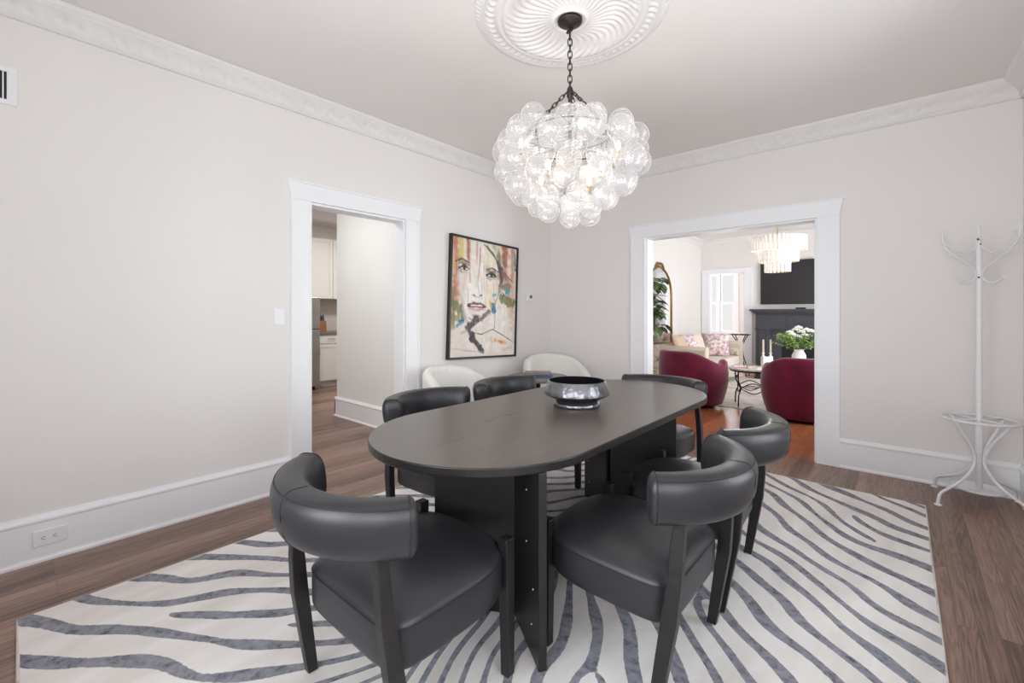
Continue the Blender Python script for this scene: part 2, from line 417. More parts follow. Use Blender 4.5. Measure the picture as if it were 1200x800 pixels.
# sash windows
def window(idx, axis, face, thick, a, c, z0, z1, out, mid=False):
    def B(b, u0, u1, o0, o1, za, zb):
        lo, hi = sorted((face+out*o0, face+out*o1))
        if axis == 'y': b.box(lo, hi, u0, u1, za, zb)
        else: b.box(u0, u1, lo, hi, za, zb)
    b = MB()
    for u0, u1 in ((a-.12, a), (c, c+.12)): B(b, u0, u1, -.02, 0, z0, z1)
    B(b, a-.13, c+.13, -.025, 0, z1, z1+.13); B(b, a-.16, c+.16, -.05, .04, z0-.03, z0); B(b, a-.12, c+.12, -.018, 0, z0-.13, z0-.031)
    o = struct(b, 'window_%d' % idx, M['trim'])
    s = MB(); zm = (z0+z1)/2; cols = [(a, (a+c)/2-.03), ((a+c)/2+.03, c)] if mid else [(a, c)]
    if mid: B(s, (a+c)/2-.03, (a+c)/2+.03, .02, thick*.8, z0, z1)
    for u0, u1 in cols:
        for za, zb, o0 in ((z0, zm+.02, .04), (zm-.02, z1, .075)):
            B(s, u0, u0+.045, o0, o0+.03, za, zb); B(s, u1-.045, u1, o0, o0+.03, za, zb)
            B(s, u0+.045, u1-.045, o0, o0+.03, za, za+.05); B(s, u0+.045, u1-.045, o0, o0+.03, zb-.045, zb)
    s.build('sash', M['trim'], o)
    g = MB(); B(g, a, c, .068, .072, z0, z1); g.build('pane', M['pane'], o)
i = 1
for (a, c, z0, z1) in WR + WRL: window(i, 'y', W, T, a, c, z0, z1, 1); i += 1
for (a, c, z0, z1) in WF: window(i, 'x', FY, T, a, c, z0, z1, -1); i += 1
for (a, c, z0, z1) in WN: window(i, 'x', 8.8, .14, a, c, z0, z1, 1, True); i += 1
for (a, c, z0, z1) in WS_ADDED: window(i, 'y', -2.4, .14, a, c, z0, z1, -1)  # added sunroom window, lets extra light onto the right wall

# ------------------------------------------------------------------ wall fittings
sw = thing('light_switch', 'white light switch plate on the wall beside the narrow doorway', 'light switch', (0,-3.342,1.275))
MB().box(0,.007,-.037,.037,-.058,.058).build('plate', M['plastic'], sw, .003)
MB().box(.007,.011,-.010,.010,-.022,.022).build('toggle', M['plastic'], sw, .002)
ot = thing('wall_outlet', 'white double power outlet set sideways in the tall baseboard', 'outlet', (.022,-4.503,.125))
MB().box(0,.007,-.066,.066,-.041,.041).build('plate', M['plastic'], ot, .003)
for s in (-1, 1):
    f = MB(); f.lathe([(.017,.006),(.017,.0088)], 20, cap1=True); f = f.xf(Matrix.Translation((0,s*.022,0)) @ Matrix.Rotation(PI/2,4,'Y') ).build('socket', M['plastic'], ot)
    MB().box(.0088,.0098,s*.022-.009,s*.022+.001,.005,.007).box(.0088,.0098,s*.022-.008,s*.022+.001,-.007,-.005).box(.0088,.0102,s*.022-.0135,s*.022-.0095,-.002,.002).build('slots', M['dark_hole'], f)
vt = thing('air_vent', 'white wall air register with dark vertical slots under the crown moulding', 'vent', (0,-4.80,2.45))
b = MB()
for y0,y1,z0,z1 in ((-.18,.18,.07,.095),(-.18,.18,-.095,-.07),(-.18,-.145,-.07,.07),(.145,.18,-.07,.07)): b.box(0,.012,y0,y1,z0,z1)
b.build('frame', M['plastic'], vt, .002)
MB().box(.001,.003,-.146,.146,-.071,.071).build('backing', M['dark_hole'], vt)
b = MB()
for k in range(20): b.box(.003,.010,-.142+k*.015,-.137+k*.015,-.071,.071)
b.build('slats', M['plastic'], vt)
th = thing('thermostat', 'small white thermostat with a grey display on the wall beside the painting', 'thermostat', (0,-.44,1.497))
MB().box(0,.022,-.062,.062,-.045,.045).build('body', M['plastic'], th, .006)
MB().box(.022,.0235,-.012,.034,-.016,.022).build('display', mat('lcd_grey', (92,96,96), .3), th)

# ------------------------------------------------------------------ painting
def painting():
    W_, H_ = .99, 1.22
    root = thing('framed_painting', 'large abstract portrait of a face in a thin black frame on the left wall', 'painting', (.0,-1.226,1.451))
    root.rotation_euler = (-math.radians(2.1), 0, 0)
    b = MB(); w, h = W_/2, H_/2; f = .022
    for y0,y1,z0,z1 in ((-w-f,w+f,h,h+f),(-w-f,w+f,-h-f,-h),(-w-f,-w,-h,h),(w,w+f,-h,h)): b.box(.002,.045,y0,y1,z0,z1)
    b.build('frame', M['blackwood'], root, .002)
    nx, nz = 168, 208
    U, V = np.meshgrid(np.linspace(0,1,nx), np.linspace(0,1,nz))        # u left-right, v top-down
    rs = np.random.RandomState(4)
    img = np.ones((nz,nx,3))*np.array([228,220,212.])
    def nse(fx, fy):
        g = rs.rand(fy+2, fx+2); xx = U*fx; yy = V*fy; i = xx.astype(int); j = yy.astype(int); a = xx-i; c = yy-j
        a = a*a*(3-2*a); c = c*c*(3-2*c)
        return (g[j,i]*(1-a)+g[j,i+1]*a)*(1-c)+(g[j+1,i]*(1-a)+g[j+1,i+1]*a)*c
    tex = .5*nse(60,14)+.5*nse(24,40)
    def put(mask, col):
        nonlocal img; m = np.clip(mask,0,1)[...,None]; img = img*(1-m)+np.array(col,float)*m
    def st(pts, wd, col, al=1., soft=.35, rag=.5):
        d = np.full(U.shape, 9.)
        for (a, c), (e, g) in zip(pts[:-1], pts[1:]):
            dx, dy = (e-a), (g-c)*1.23; t = np.clip(((U-a)*dx+(V-c)*1.23*dy)/(dx*dx+dy*dy+1e-9),0,1)
            d = np.minimum(d, np.hypot(U-a-t*dx, (V-c)*1.23-t*dy))
        r = wd*(1+rag*(tex-.5)*2)
        put(np.clip((r-d)/(wd*soft),0,1)*al*(.75+.5*(tex-.25)), col)
    for k in range(26): st([(rs.rand(),rs.rand()*.5),(rs.rand()*.04+rs.rand(),rs.rand()*.6)][:1]*1 + [(rs.rand(),rs.rand())], .02, (236,230,224), .35)
    # background washes
    for u, v0, v1, wd, c, a in [(.05,.0,.5,.07,(184,118,92),.95),(.03,.45,.75,.05,(136,124,84),.85),(.12,.0,.18,.05,(206,190,104),.95),(.02,.12,.3,.03,(214,204,132),.7),
        (.22,.0,.22,.035,(160,92,72),.95),(.30,.0,.16,.02,(232,226,220),.9),(.35,.02,.3,.02,(188,120,98),.6),(.44,.0,.28,.03,(236,230,226),.9),(.40,.05,.34,.012,(172,96,76),.7),
        (.52,.0,.2,.03,(214,206,150),.6),(.80,.0,.28,.075,(158,84,66),1.),(.93,.02,.3,.05,(192,140,116),.95),(.88,.3,.5,.07,(186,146,122),.9),(.72,.16,.42,.04,(128,106,88),.7),(.92,.55,.75,.05,(214,178,156),.8),(.97,.05,.2,.02,(44,96,100),.9),(.95,.35,.6,.04,(216,150,130),.6),
        (.7,.0,.14,.04,(206,200,140),.6),(.62,.04,.2,.03,(222,214,180),.7)]:
        st([(u,v0),(u+.01,v1)], wd, c, a, .8)
    st([(.04,.56),(.12,.60)], .06, (112,116,72), .9); st([(.03,.66),(.1,.68)], .045, (136,128,88), .8); st([(.15,.58),(.17,.68)], .03, (92,96,60), .8)
    st([(.76,.48),(.95,.52)], .06, (110,112,70), .9); st([(.78,.38),(.88,.36)], .05, (128,126,86), .8); st([(.9,.6),(.97,.7)], .05, (220,196,176), .6)
    # face mass
    st([(.36,.30),(.36,.5),(.34,.6)], .2, (240,235,231), .92, .5, .2); st([(.6,.25),(.62,.42)], .11, (236,226,206), .8, .7); st([(.5,.40),(.62,.5)], .07, (228,214,176), .6, .8)
    for k in range(16):
        u = .18+rs.rand()*.45; v = .1+rs.rand()*.4; st([(u,v),(u+.01,v+.12+.1*rs.rand())], .010, [(246,243,240),(206,190,180),(190,184,182)][k%3], .7, .8)
    st([(.24,.08),(.26,.36)], .02, (176,108,86), .55, .9); st([(.40,.12),(.38,.34)], .014, (166,96,76), .6, .9)
    for (a, c, e, g, w_, col, al) in [(.10,.20,.22,.23,.05,(120,100,92),.45),(.50,.24,.68,.27,.05,(128,112,98),.45),(.20,.30,.16,.44,.035,(196,170,158),.5),(.30,.22,.36,.40,.022,(206,192,184),.5),
        (.66,.30,.70,.44,.04,(198,182,140),.6),(.70,.10,.78,.36,.07,(104,96,78),.55),(.76,.16,.86,.34,.06,(132,112,96),.5),(.62,.02,.74,.14,.05,(120,104,76),.5),(.10,.44,.16,.54,.04,(176,150,138),.5),
        (.28,.62,.46,.66,.05,(214,198,188),.6),(.46,.56,.56,.64,.04,(220,206,190),.6),(.18,.62,.24,.72,.03,(150,138,128),.5),(.04,.80,.2,.9,.07,(222,210,202),.7),(.70,.62,.9,.72,.08,(236,230,224),.8),(.4,.84,.56,.9,.06,(238,232,228),.7)]:
        st([(a,c),(e,g)], w_, col, al, 1., .8)
    # eyes and brows
    for (u, v, s) in [(.17,.245,1),(.58,.275,1)]:
        st([(u-.06,v-.03),(u+.06,v-.025)], .024, (96,82,76), .55, .9); st([(u-.07,v+.03),(u-.01,v+.05)], .016, (110,96,90), .5, .9); st([(u-.075,v+.012),(u,v-.018),(u+.075,v+.01)], .014, (40,36,38), .95, .4); st([(u-.05,v+.02),(u+.05,v+.022)], .008, (70,62,60), .8)
        st([(u,v+.004),(u+.006,v+.006)], .030, (58,58,54), .95, .5); st([(u+.004,v+.004),(u+.006,v+.006)], .015, (14,14,16), 1, .5); st([(u-.03,v+.012),(u-.02,v+.012)], .01, (226,222,220), .8)
        st([(u-.05,v+.035),(u+.06,v+.04)], .014, (150,126,120), .5, .9)
    st([(.05,.205),(.14,.175),(.25,.2)], .010, (48,42,42), .9, .6); st([(.50,.235),(.60,.215),(.70,.245)], .010, (60,52,50), .9, .6)
    # nose, mouth, chin
    st([(.36,.3),(.39,.42),(.40,.45)], .008, (190,180,176), .7); st([(.31,.47),(.335,.475)], .009, (90,74,70), .8); st([(.41,.47),(.44,.468)], .009, (86,70,66), .8); st([(.33,.485),(.42,.485)], .006, (180,164,156), .8)
    st([(.24,.565),(.32,.54),(.37,.548),(.42,.54),(.50,.565)], .018, (74,48,48), .9, .5); st([(.26,.585),(.36,.60),(.46,.582)], .024, (206,142,140), .85, .6); st([(.25,.572),(.37,.572),(.49,.572)], .007, (34,24,26), 1, .4)
    st([(.30,.645),(.42,.65)], .012, (150,140,130), .6, .9); st([(.26,.67),(.34,.70),(.46,.69)], .009, (110,104,96), .7)
    # hair and jaw
    st([(.46,.02),(.60,.08),(.68,.16),(.74,.3)], .012, (46,42,40), .85, .7); st([(.5,.03),(.62,.1)], .018, (86,80,62), .7); st([(.68,.16),(.76,.3),(.72,.36)], .026, (62,58,54), .85, .7)
    st([(.75,.2),(.86,.28),(.93,.31)], .007, (50,44,44), .8); st([(.70,.13),(.78,.26)], .006, (40,36,36), .9); st([(.72,.36),(.70,.46),(.60,.60),(.46,.68)], .008, (120,104,92), .7)
    st([(.76,.42),(.80,.44),(.77,.48)], .008, (70,62,58), .8)
    # blue and ochre accents
    st([(.84,.42),(.88,.40)], .03, (74,142,182), .95); st([(.62,.46),(.66,.45)], .02, (90,160,196), .9); st([(.61,.55),(.64,.60)], .034, (52,112,160), .95); st([(.57,.52),(.59,.56)], .02, (210,176,74), .9); st([(.56,.6),(.58,.63)], .012, (190,170,90), .8)
    st([(.10,.735),(.17,.70)], .026, (72,136,176), .9); st([(.13,.70),(.18,.69)], .012, (38,92,130), .9)
    # neck and shoulders
    st([(.56,.60),(.40,.69),(.26,.77)], .022, (92,86,86), .85, .5); st([(.36,.68),(.25,.75),(.30,.82)], .045, (52,50,52), .95, .45); st([(.30,.84),(.40,.90),(.46,.955)], .038, (48,46,48), .95, .4); st([(.33,.82),(.36,.88)], .03, (66,62,62), .9)
    st([(.16,.80),(.26,.77)], .02, (160,150,146), .6, .9); st([(.30,.795),(.45,.81),(.62,.765)], .006, (60,56,56), .9); st([(.62,.765),(.80,.82),(.97,.88)], .006, (70,62,60), .9); st([(.66,.50),(.65,.76)], .005, (72,66,64), .8)
    st([(.66,.86),(.84,.885)], .026, (222,158,84), .8, .8); st([(.74,.87),(.78,.89)], .016, (204,110,60), .8); st([(.6,.84),(.62,.88)], .02, (214,190,120), .7)
    st([(.05,.93),(.3,.95)], .012, (206,190,180), .7); st([(.2,.95),(.5,.965)], .008, (200,170,160), .6); st([(.8,.95),(.95,.93)], .02, (206,186,176), .6); st([(.6,.92),(.6,.99)], .03, (214,200,190), .6)
    img += (tex[...,None]-.5)*22; img = np.clip(img,0,255)/255
    lnr = np.where(img <= .04045, img/12.92, ((img+.055)/1.055)**2.4)
    vs = [(.030, (u-.5)*W_, (.5-v)*H_) for v in np.linspace(0,1,nz) for u in np.linspace(0,1,nx)]
    fs = [(j*nx+i, (j+1)*nx+i, (j+1)*nx+i+1, j*nx+i+1) for j in range(nz-1) for i in range(nx-1)]
    mb = MB(); mb.add(vs, fs); mb.box(.004,.028,-w,w,-h,h)
    t = NT('painted_canvas'); at = t.n('ShaderNodeVertexColor', layer_name='paint'); t.l(at.outputs[0], t.b.inputs['Base Color']); t.b.inputs['Roughness'].default_value = .6
    t.bump(t.noise(t.pos(), 160, 3), .15, .002)
    o = mb.build('canvas', t.m, root); ca = o.data.color_attributes.new('paint', 'FLOAT_COLOR', 'POINT')
    buf = np.ones((len(mb.v),4), np.float32); buf[:nx*nz,:3] = lnr.reshape(-1,3); ca.data.foreach_set('color', buf.ravel())
painting()

# ------------------------------------------------------------------ ceiling medallion and bubble chandelier
CX, CY = 2.045, -2.625
def medallion():
    root = thing('ceiling_medallion', 'round white plaster ceiling medallion with swirling flutes above the bubble chandelier', 'medallion', (CX,CY,CH))
    N = 360; prof = []
    rad = [.0,.06,.075,.08,.088,.096,.104,.11,.115] + [.12+.25*k/22 for k in range(23)] + [.375,.382,.39,.398,.405,.412,.42,.43,.44,.448,.455,.463,.470,.478,.487,.496,.505,.513,.52,.525]
    R = []
    for r in rad:
        if r < .07: h = .03
        elif r < .11: h = .036-.008*math.cos((r-.07)/.04*2*PI)
        elif r < .372: t = (r-.11)/.262; h = .030-.016*math.sin(PI*min(1,t*1.1))+.006*t
        elif r < .412: h = .030+.006*math.sin((r-.372)/.04*PI)
        elif r < .47: h = .022+.003*math.sin((r-.412)/.058*PI)
        elif r < .49: h = .020+.008*math.sin((r-.47)/.02*PI)
        else: h = .016*max(0, 1-((r-.49)/.035)**2)
        ring = []
        for k in range(N):
            a = 2*PI*k/N; d = 0
            if .115 < r < .372:
                t = (r-.115)/.257; sw = a + .30*math.sin(PI*t) - .25*t
                q = abs(math.sin(sw*19)); d = (.45+.55*t)*.016*(q**.6-.55)*min(1, t*6)*min(1,(1-t)*9+.15)
                d += .004*math.sin(sw*38+PI/2)**2*(1 if t > .8 else 0)
            elif .412 < r < .47: d = .005*math.sin(a*60+20*(r-.44)/.03)*math.sin((r-.412)/.058*PI)
            elif .495 < r < .518: d = .0045*math.cos(a*96)
            ring.append((r*math.cos(a), r*math.sin(a), -max(.001, h+d)))
        R.append(ring)
    R.append([(.525*math.cos(2*PI*k/N), .525*math.sin(2*PI*k/N), 0) for k in range(N)])
    MB().rings(R).build('rosette', M['plaster'], root)
medallion()

def link(b, p, d, side, L=.042, wd=.013, r=.0032):
    d = Vector(d).normalized(); s = Vector(side); s = (s - d*s.dot(d)).normalized(); pts = []
    for k in range(16):
        a = 2*PI*k/16; c, q = math.cos(a), math.sin(a)
        pts.append(Vector(p) + s*wd*c*.85 + d*(q*wd + (L/2-wd)*(1 if q > 0 else -1)*min(1,abs(q)*3)))
    b.tube(pts, r, 6, True)
def chain(b, p0, p1, pitch=.034, **kw):
    p0, p1 = Vector(p0), Vector(p1); L = (p1-p0).length; n = max(1, round(L/pitch)); d = (p1-p0)/L; o = d.orthogonal()
    for k in range(n): link(b, p0 + d*(L*(k+.5)/n), d, o if k % 2 else d.cross(o), L/n+.011, **kw)
def chandelier():
    root = thing('bubble_chandelier', 'chandelier of clustered clear swirled glass balls hanging over the dining table', 'chandelier', (CX,CY,0))
    MB().lathe([(.0,2.872),(.012,2.872),(.030,2.880),(.056,2.888),(.066,2.896),(.068,2.908),(.0,2.908)], 36).build('canopy', M['bronze'], root)
    b = MB(); lp = [(math.cos(a)*.022*.72, math.sin(a)*.022*.72, 2.852+math.sin(a)*.02) for a in [2*PI*k/20 for k in range(20)]]
    b.tube(lp, .005, 8, True); chain(b, (0,0,2.838), (0,0,2.535)); b.build('chain', M['bronze'], root)
    b = MB(); b.lathe([(.0,2.545),(.010,2.543),(.016,2.53),(.018,2.49),(.010,2.478),(.009,2.20),(.020,2.195),(.03,2.18),(.03,2.12),(.012,2.10),(0,2.10)], 20); b.build('stem', M['bronze'], root)
    b = MB()
    for z, r in ((2.28,.25),): b.tube([(r*.93*math.cos(2*PI*k/48), r*.93*math.sin(2*PI*k/48), z) for k in range(48)], .0035, 6, True)
    for k in range(6):
        a = 2*PI*k/6+.2
        b.tube([(q*math.cos(a), q*math.sin(a), z) for q, z in ((.03,2.15),(.12,2.17),(.20,2.14))], .004, 6)
        b.tube([(q*math.cos(a), q*math.sin(a), z) for q, z in ((.2325,2.28),(.21,2.2),(.20,2.14))], .003, 6)
    b.build('frame', M['bronze'], root)
    for k in range(3):
        a = math.radians(221 + 120*k); b = MB()
        chain(b, (.015*math.cos(a),.015*math.sin(a),2.515), (.235*math.cos(a),.235*math.sin(a),2.285), .030, wd=.010, r=.0028); b.build('support_chain', M['bronze'], root)
    for k in range(8):
        a = 2*PI*k/8; z = 2.21 if k % 2 else 2.05; q = .27 if k % 2 else .20
        s = MB().lathe([(0,z-.045),(.009,z-.045),(.009,z-.012),(0,z-.012)], 12, (q*math.cos(a),q*math.sin(a),0)).build('socket', M['brass'], root)
        MB().sphere((q*math.cos(a),q*math.sin(a),z+.018), .014, 14, 10, (1,1,1.9)).build('bulb', M['bulb'], s)
    me = None
    def ball(p, r):
        nonlocal me
        if me is None:
            o = MB().sphere((0,0,0), 1, 36, 22).build('glass_ball', M['glassball'], root); me = o.data
        else:
            o = bpy.data.objects.new('glass_ball', me); COL.objects.link(o); o.parent = root
        o.location = p; o.scale = (r,r,r); o.rotation_euler = (rnd.uniform(-.9,.9), rnd.uniform(-.9,.9), rnd.uniform(0,6))
    for z, r, n, br, ph in ((2.315,.165,5,.060,.45),(2.272,.295,11,.068,.1),(2.190,.362,14,.074,.3),(2.088,.345,13,.074,.05),(1.995,.285,11,.070,.25),(1.920,.205,8,.064,.0),(1.862,.135,6,.058,.1),(1.825,.0,1,.058,0),(2.10,.19,5,.060,.2)):
        for k in range(n):
            a = 2*PI*(k+ph)/n + rnd.uniform(-.06,.06); q = r + rnd.uniform(-.022,.022)
            if r == 0: q = 0
            ball((q*math.cos(a), q*math.sin(a), z+rnd.uniform(-.02,.02)), br*rnd.uniform(.86,1.12))
chandelier()

# ------------------------------------------------------------------ zebra rug
def rug():
    x0, x1, y0, y1 = .60, 3.54, -4.64, -.60; nx, ny = 60, 80; vs = []
    for j in range(ny+1):
        for i in range(nx+1):
            x = x0+(x1-x0)*i/nx; y = y0+(y1-y0)*j/ny
            x += .012*math.sin(y*2.3)*(1-i/nx)**4; y += .008*math.sin(x*3.1)*(1-j/ny)**4
            vs.append((x, y, .012+.0008*math.sin(x*9+y*5)))
    fs = [(j*(nx+1)+i, j*(nx+1)+i+1, (j+1)*(nx+1)+i+1, (j+1)*(nx+1)+i) for j in range(ny) for i in range(nx)]
    b = MB(); b.add(vs, fs, True)
    rim = [vs[i] for i in range(nx)] + [vs[j*(nx+1)+nx] for j in range(ny)] + [vs[ny*(nx+1)+nx-i] for i in range(nx)] + [vs[(ny-j)*(nx+1)] for j in range(ny)]
    b.rings([[(x,y,.0005) for x,y,z in rim], rim], True, True, False, False)
    o = thing('zebra_rug', 'large cream rug with grey zebra stripes under the dining table', 'rug')
    b.build('pile', M['zebra'], o)
    e = MB(); e.tube([(x,y,.007) for x,y,z in rim], .0062, 6, True); e.build('edge_binding', M['lightrug'], o)
rug()
RZ = .0138

# ------------------------------------------------------------------ dining table
def table():
    root = thing('dining_table', 'long dark wood dining table with rounded ends and panel legs', 'table', (0,0,RZ))
    cx, cyn, cyf, R = 1.966, -3.187, -1.829, .527
    def outline(r):
        return [(cx+r*math.cos(a), cyn+r*1.02*math.sin(a)) for a in [PI+PI*k/40 for k in range(41)]] + [(cx+r*math.cos(a), cyf+r*1.02*math.sin(a)) for a in [PI*k/40 for k in range(41)]]
    zt = .748
    secs = [(R-.012,zt-.036),(R-.002,zt-.034),(R,zt-.030),(R,zt-.005),(R-.0015,zt-.0015),(R-.005,zt)]
    top = MB().rings([[(x,y,z) for x,y in outline(r)] for r, z in secs], True, True, True, False).build('tabletop', M['blackwood'], root)
    MB().prism(outline(R-.003), zt-.0005, zt+.0006).build('sheen_sheet', M['tablewood'], top)  # added sheet, lighter than the body, with the top's reflection in its colour
    root.location.z = RZ
    def panel(p, q, th=.032):
        p, q = Vector(p), Vector(q); d = (q-p).normalized(); n = Vector((-d.y,d.x))*th/2
        o = MB().prism([tuple(p-n),tuple(q-n),tuple(q+n),tuple(p+n)], 0, zt-.036).build('leg_panel', M['blackwood'], root, .003)
        return o, d, n
    for (A, V, Bp) in [((1.85,-3.405),(2.165,-3.225),(2.448,-3.405)), ((2.365,-1.93),(2.02,-2.13),(1.73,-1.94))]:
        o1, d, n = panel(A, V)
        V2 = Vector(V)+Vector((.012,-.0)) * (1 if Bp[0] > V[0] else -1)
        o2, d2, n2 = panel(V2, Bp)
        for t, z in ((.55,.60),(.55,.40),(.8,.26),(.75,.12)):
            c = Vector(V2) + (Vector(Bp)-Vector(V2))*t
            if n2.y > 0: n2 = -n2
            tag(MB().sphere((c.x+n2.x, c.y+n2.y, z), .0035, 8, 6).build('screw', M['plastic'], o2), 'small white screw cover')
table()

# ------------------------------------------------------------------ dining chairs
def make_chair():
    root = thing('dining_chair', 'x', 'chair', group='dining chairs around the table')
    # seat
    N = 72; out = []
    for k in range(N):
        a = 2*PI*k/N - PI/2; c, s = math.cos(a), math.sin(a)
        if s >= 0: x = .285*abs(c)**(2/2.9)*(1 if c > 0 else -1); y = .02+.275*abs(s)**(2/2.9)
        else:
            x = .285*abs(c)**(2/7)*(1 if c > 0 else -1); y = .02-.275*abs(s)**(2/7)
            x *= 1-.04*min(1, (.02-y)/.275)
        out.append((x,y))
    secs = [(.93,.303),(.985,.297),(.998,.307),(1,.33),(1.004,.37),(1,.408),(.992,.420),(.97,.431),(.90,.446),(.75,.462),(.5,.474),(.25,.479),(.02,.480)]
    tz = lambda y, z: z + .045*(y-.10)
    st = MB().rings([[(x*s, (y-.02)*s+.02, tz((y-.02)*s+.02,z)) for x,y in out] for s, z in secs], True, True, True).build('seat', M['leather'], root)
    MB().tube([(x*.999,(y-.02)*.999+.02,tz(y,.414)) for x,y in out], .0028, 6, True).build('seam', M['seam'], st)
    # curved backrest
    R, th, hz, zc, yc0 = .345, .052, .081, .700, -.375
    nA = 40; amax = math.radians(58); prof = []
    for k in range(28):
        a = 2*PI*k/28; c, s = math.cos(a), math.sin(a)
        prof.append((th*abs(c)**(2/2.7)*(1 if c > 0 else -1), hz*abs(s)**(2/3.0)*(1 if s > 0 else -1)))
    def pt(th_, n, z):
        n = n + .10*z + (0.010 if n > 0 else -.004)*math.cos(th_)      # top leans back a little
        r = R + n; return (r*math.sin(th_), yc0 + R - r*math.cos(th_), zc + z)
    secs = []
    for i in range(nA+1): secs.append((amax*(2*i/nA-1), 1.))
    def capring(th0, e, q): return (th0 + e/R, q)
    lo = [(-amax-d/R, q) for d, q in ((.020,.30),(.018,.62),(.013,.84),(.007,.95))]
    hi = [(amax+d/R, q) for d, q in ((.007,.95),(.013,.84),(.018,.62),(.020,.30))]
    allr = lo + secs + hi
    bk = MB().rings([[pt(t, n*q, z*q) for n, z in prof] for t, q in allr], True, True, True).build('backrest', M['leather'], root)
    b = MB()
    for k0 in (4, 11): pass
    pn, pz = prof[4]; b.tube([pt(t, pn*1.0, pz*1.0) for t, q in secs], .0024, 6)
    for sgn in (-1, 1): b.tube([pt(sgn*amax*.992, n*1.01, z*1.01) for n, z in prof], .0022, 6, True)
    for t in (.0,): b.tube([pt(t, n*1.005, z*1.005) for n, z in prof if n > -.02], .0016, 5)
    b.build('seam', M['seam'], bk)
    for s in (-1, 1):
        MB().loft([(s*.296,-.212,0,.016,.018),(s*.290,-.240,.18,.018,.022),(s*.284,-.262,.32,.019,.025),(s*.272,-.276,.45,.018,.022),(s*.254,-.282,.61,.016,.018),(s*.250,-.282,.66,.016,.018)]).build('leg', M['blackwood'], root, .003)
    for s in (-1, 1):
        MB().loft([(s*.252,.237,0,.017,.018),(s*.246,.240,.30,.020,.022),(s*.243,.241,.482,.020,.022)]).build('leg', M['blackwood'], root, .003)
    return root
c0 = make_chair()
spots = [((2.106,-3.732), 0, 'black leather dining chair with its back to the viewer at the near rounded table end'),
         ((2.612,-3.030), 90, 'black leather dining chair on the open rug side, in front of its twin'),
         ((2.600,-2.345), 93, 'black leather dining chair on the open rug side, partly hidden behind its nearer twin'),
         ((2.000,-1.500), 180, 'black leather dining chair at the table end facing away from the burgundy armchairs'),
         ((1.385,-2.875), -90, 'black leather dining chair on the far long side, nearest the narrow doorway'),
         ((1.385,-2.135), -90, 'black leather dining chair on the far long side, between its twin and the metal bowl')]
for i, ((x, y), a, lab) in enumerate(spots):
    o = c0 if i == 0 else copy_tree(c0)
    o.location = (x, y, RZ+.001); o.rotation_euler = (0,0,math.radians(a)); o['label'] = lab

# bowl
bw = thing('decorative_bowl', 'hammered silver bowl with black interior on the dining table', 'bowl', (1.985,-2.465,RZ+.7488))
MB().lathe([(.180,.0655),(.187,.068),(.189,.074),(.180,.10),(.166,.146),(.164,.148),(.160,.147)], 64).build('body', M['hammered'], bw)
MB().lathe([(.161,.147),(.172,.10),(.180,.075),(.150,.062),(.06,.054),(0,.053)], 64).build('interior', mat('black_lacquer', (20,20,26), .35), bw)
MB().lathe([(.120,.020),(.116,.030),(.124,.040),(.186,.0672)], 64).build('lower_band', M['soot'], bw)
MB().lathe([(.0,0),(.130,0),(.134,.004),(.132,.022),(.118,.028),(0,.028)], 64).build('foot', M['hammered'], bw)

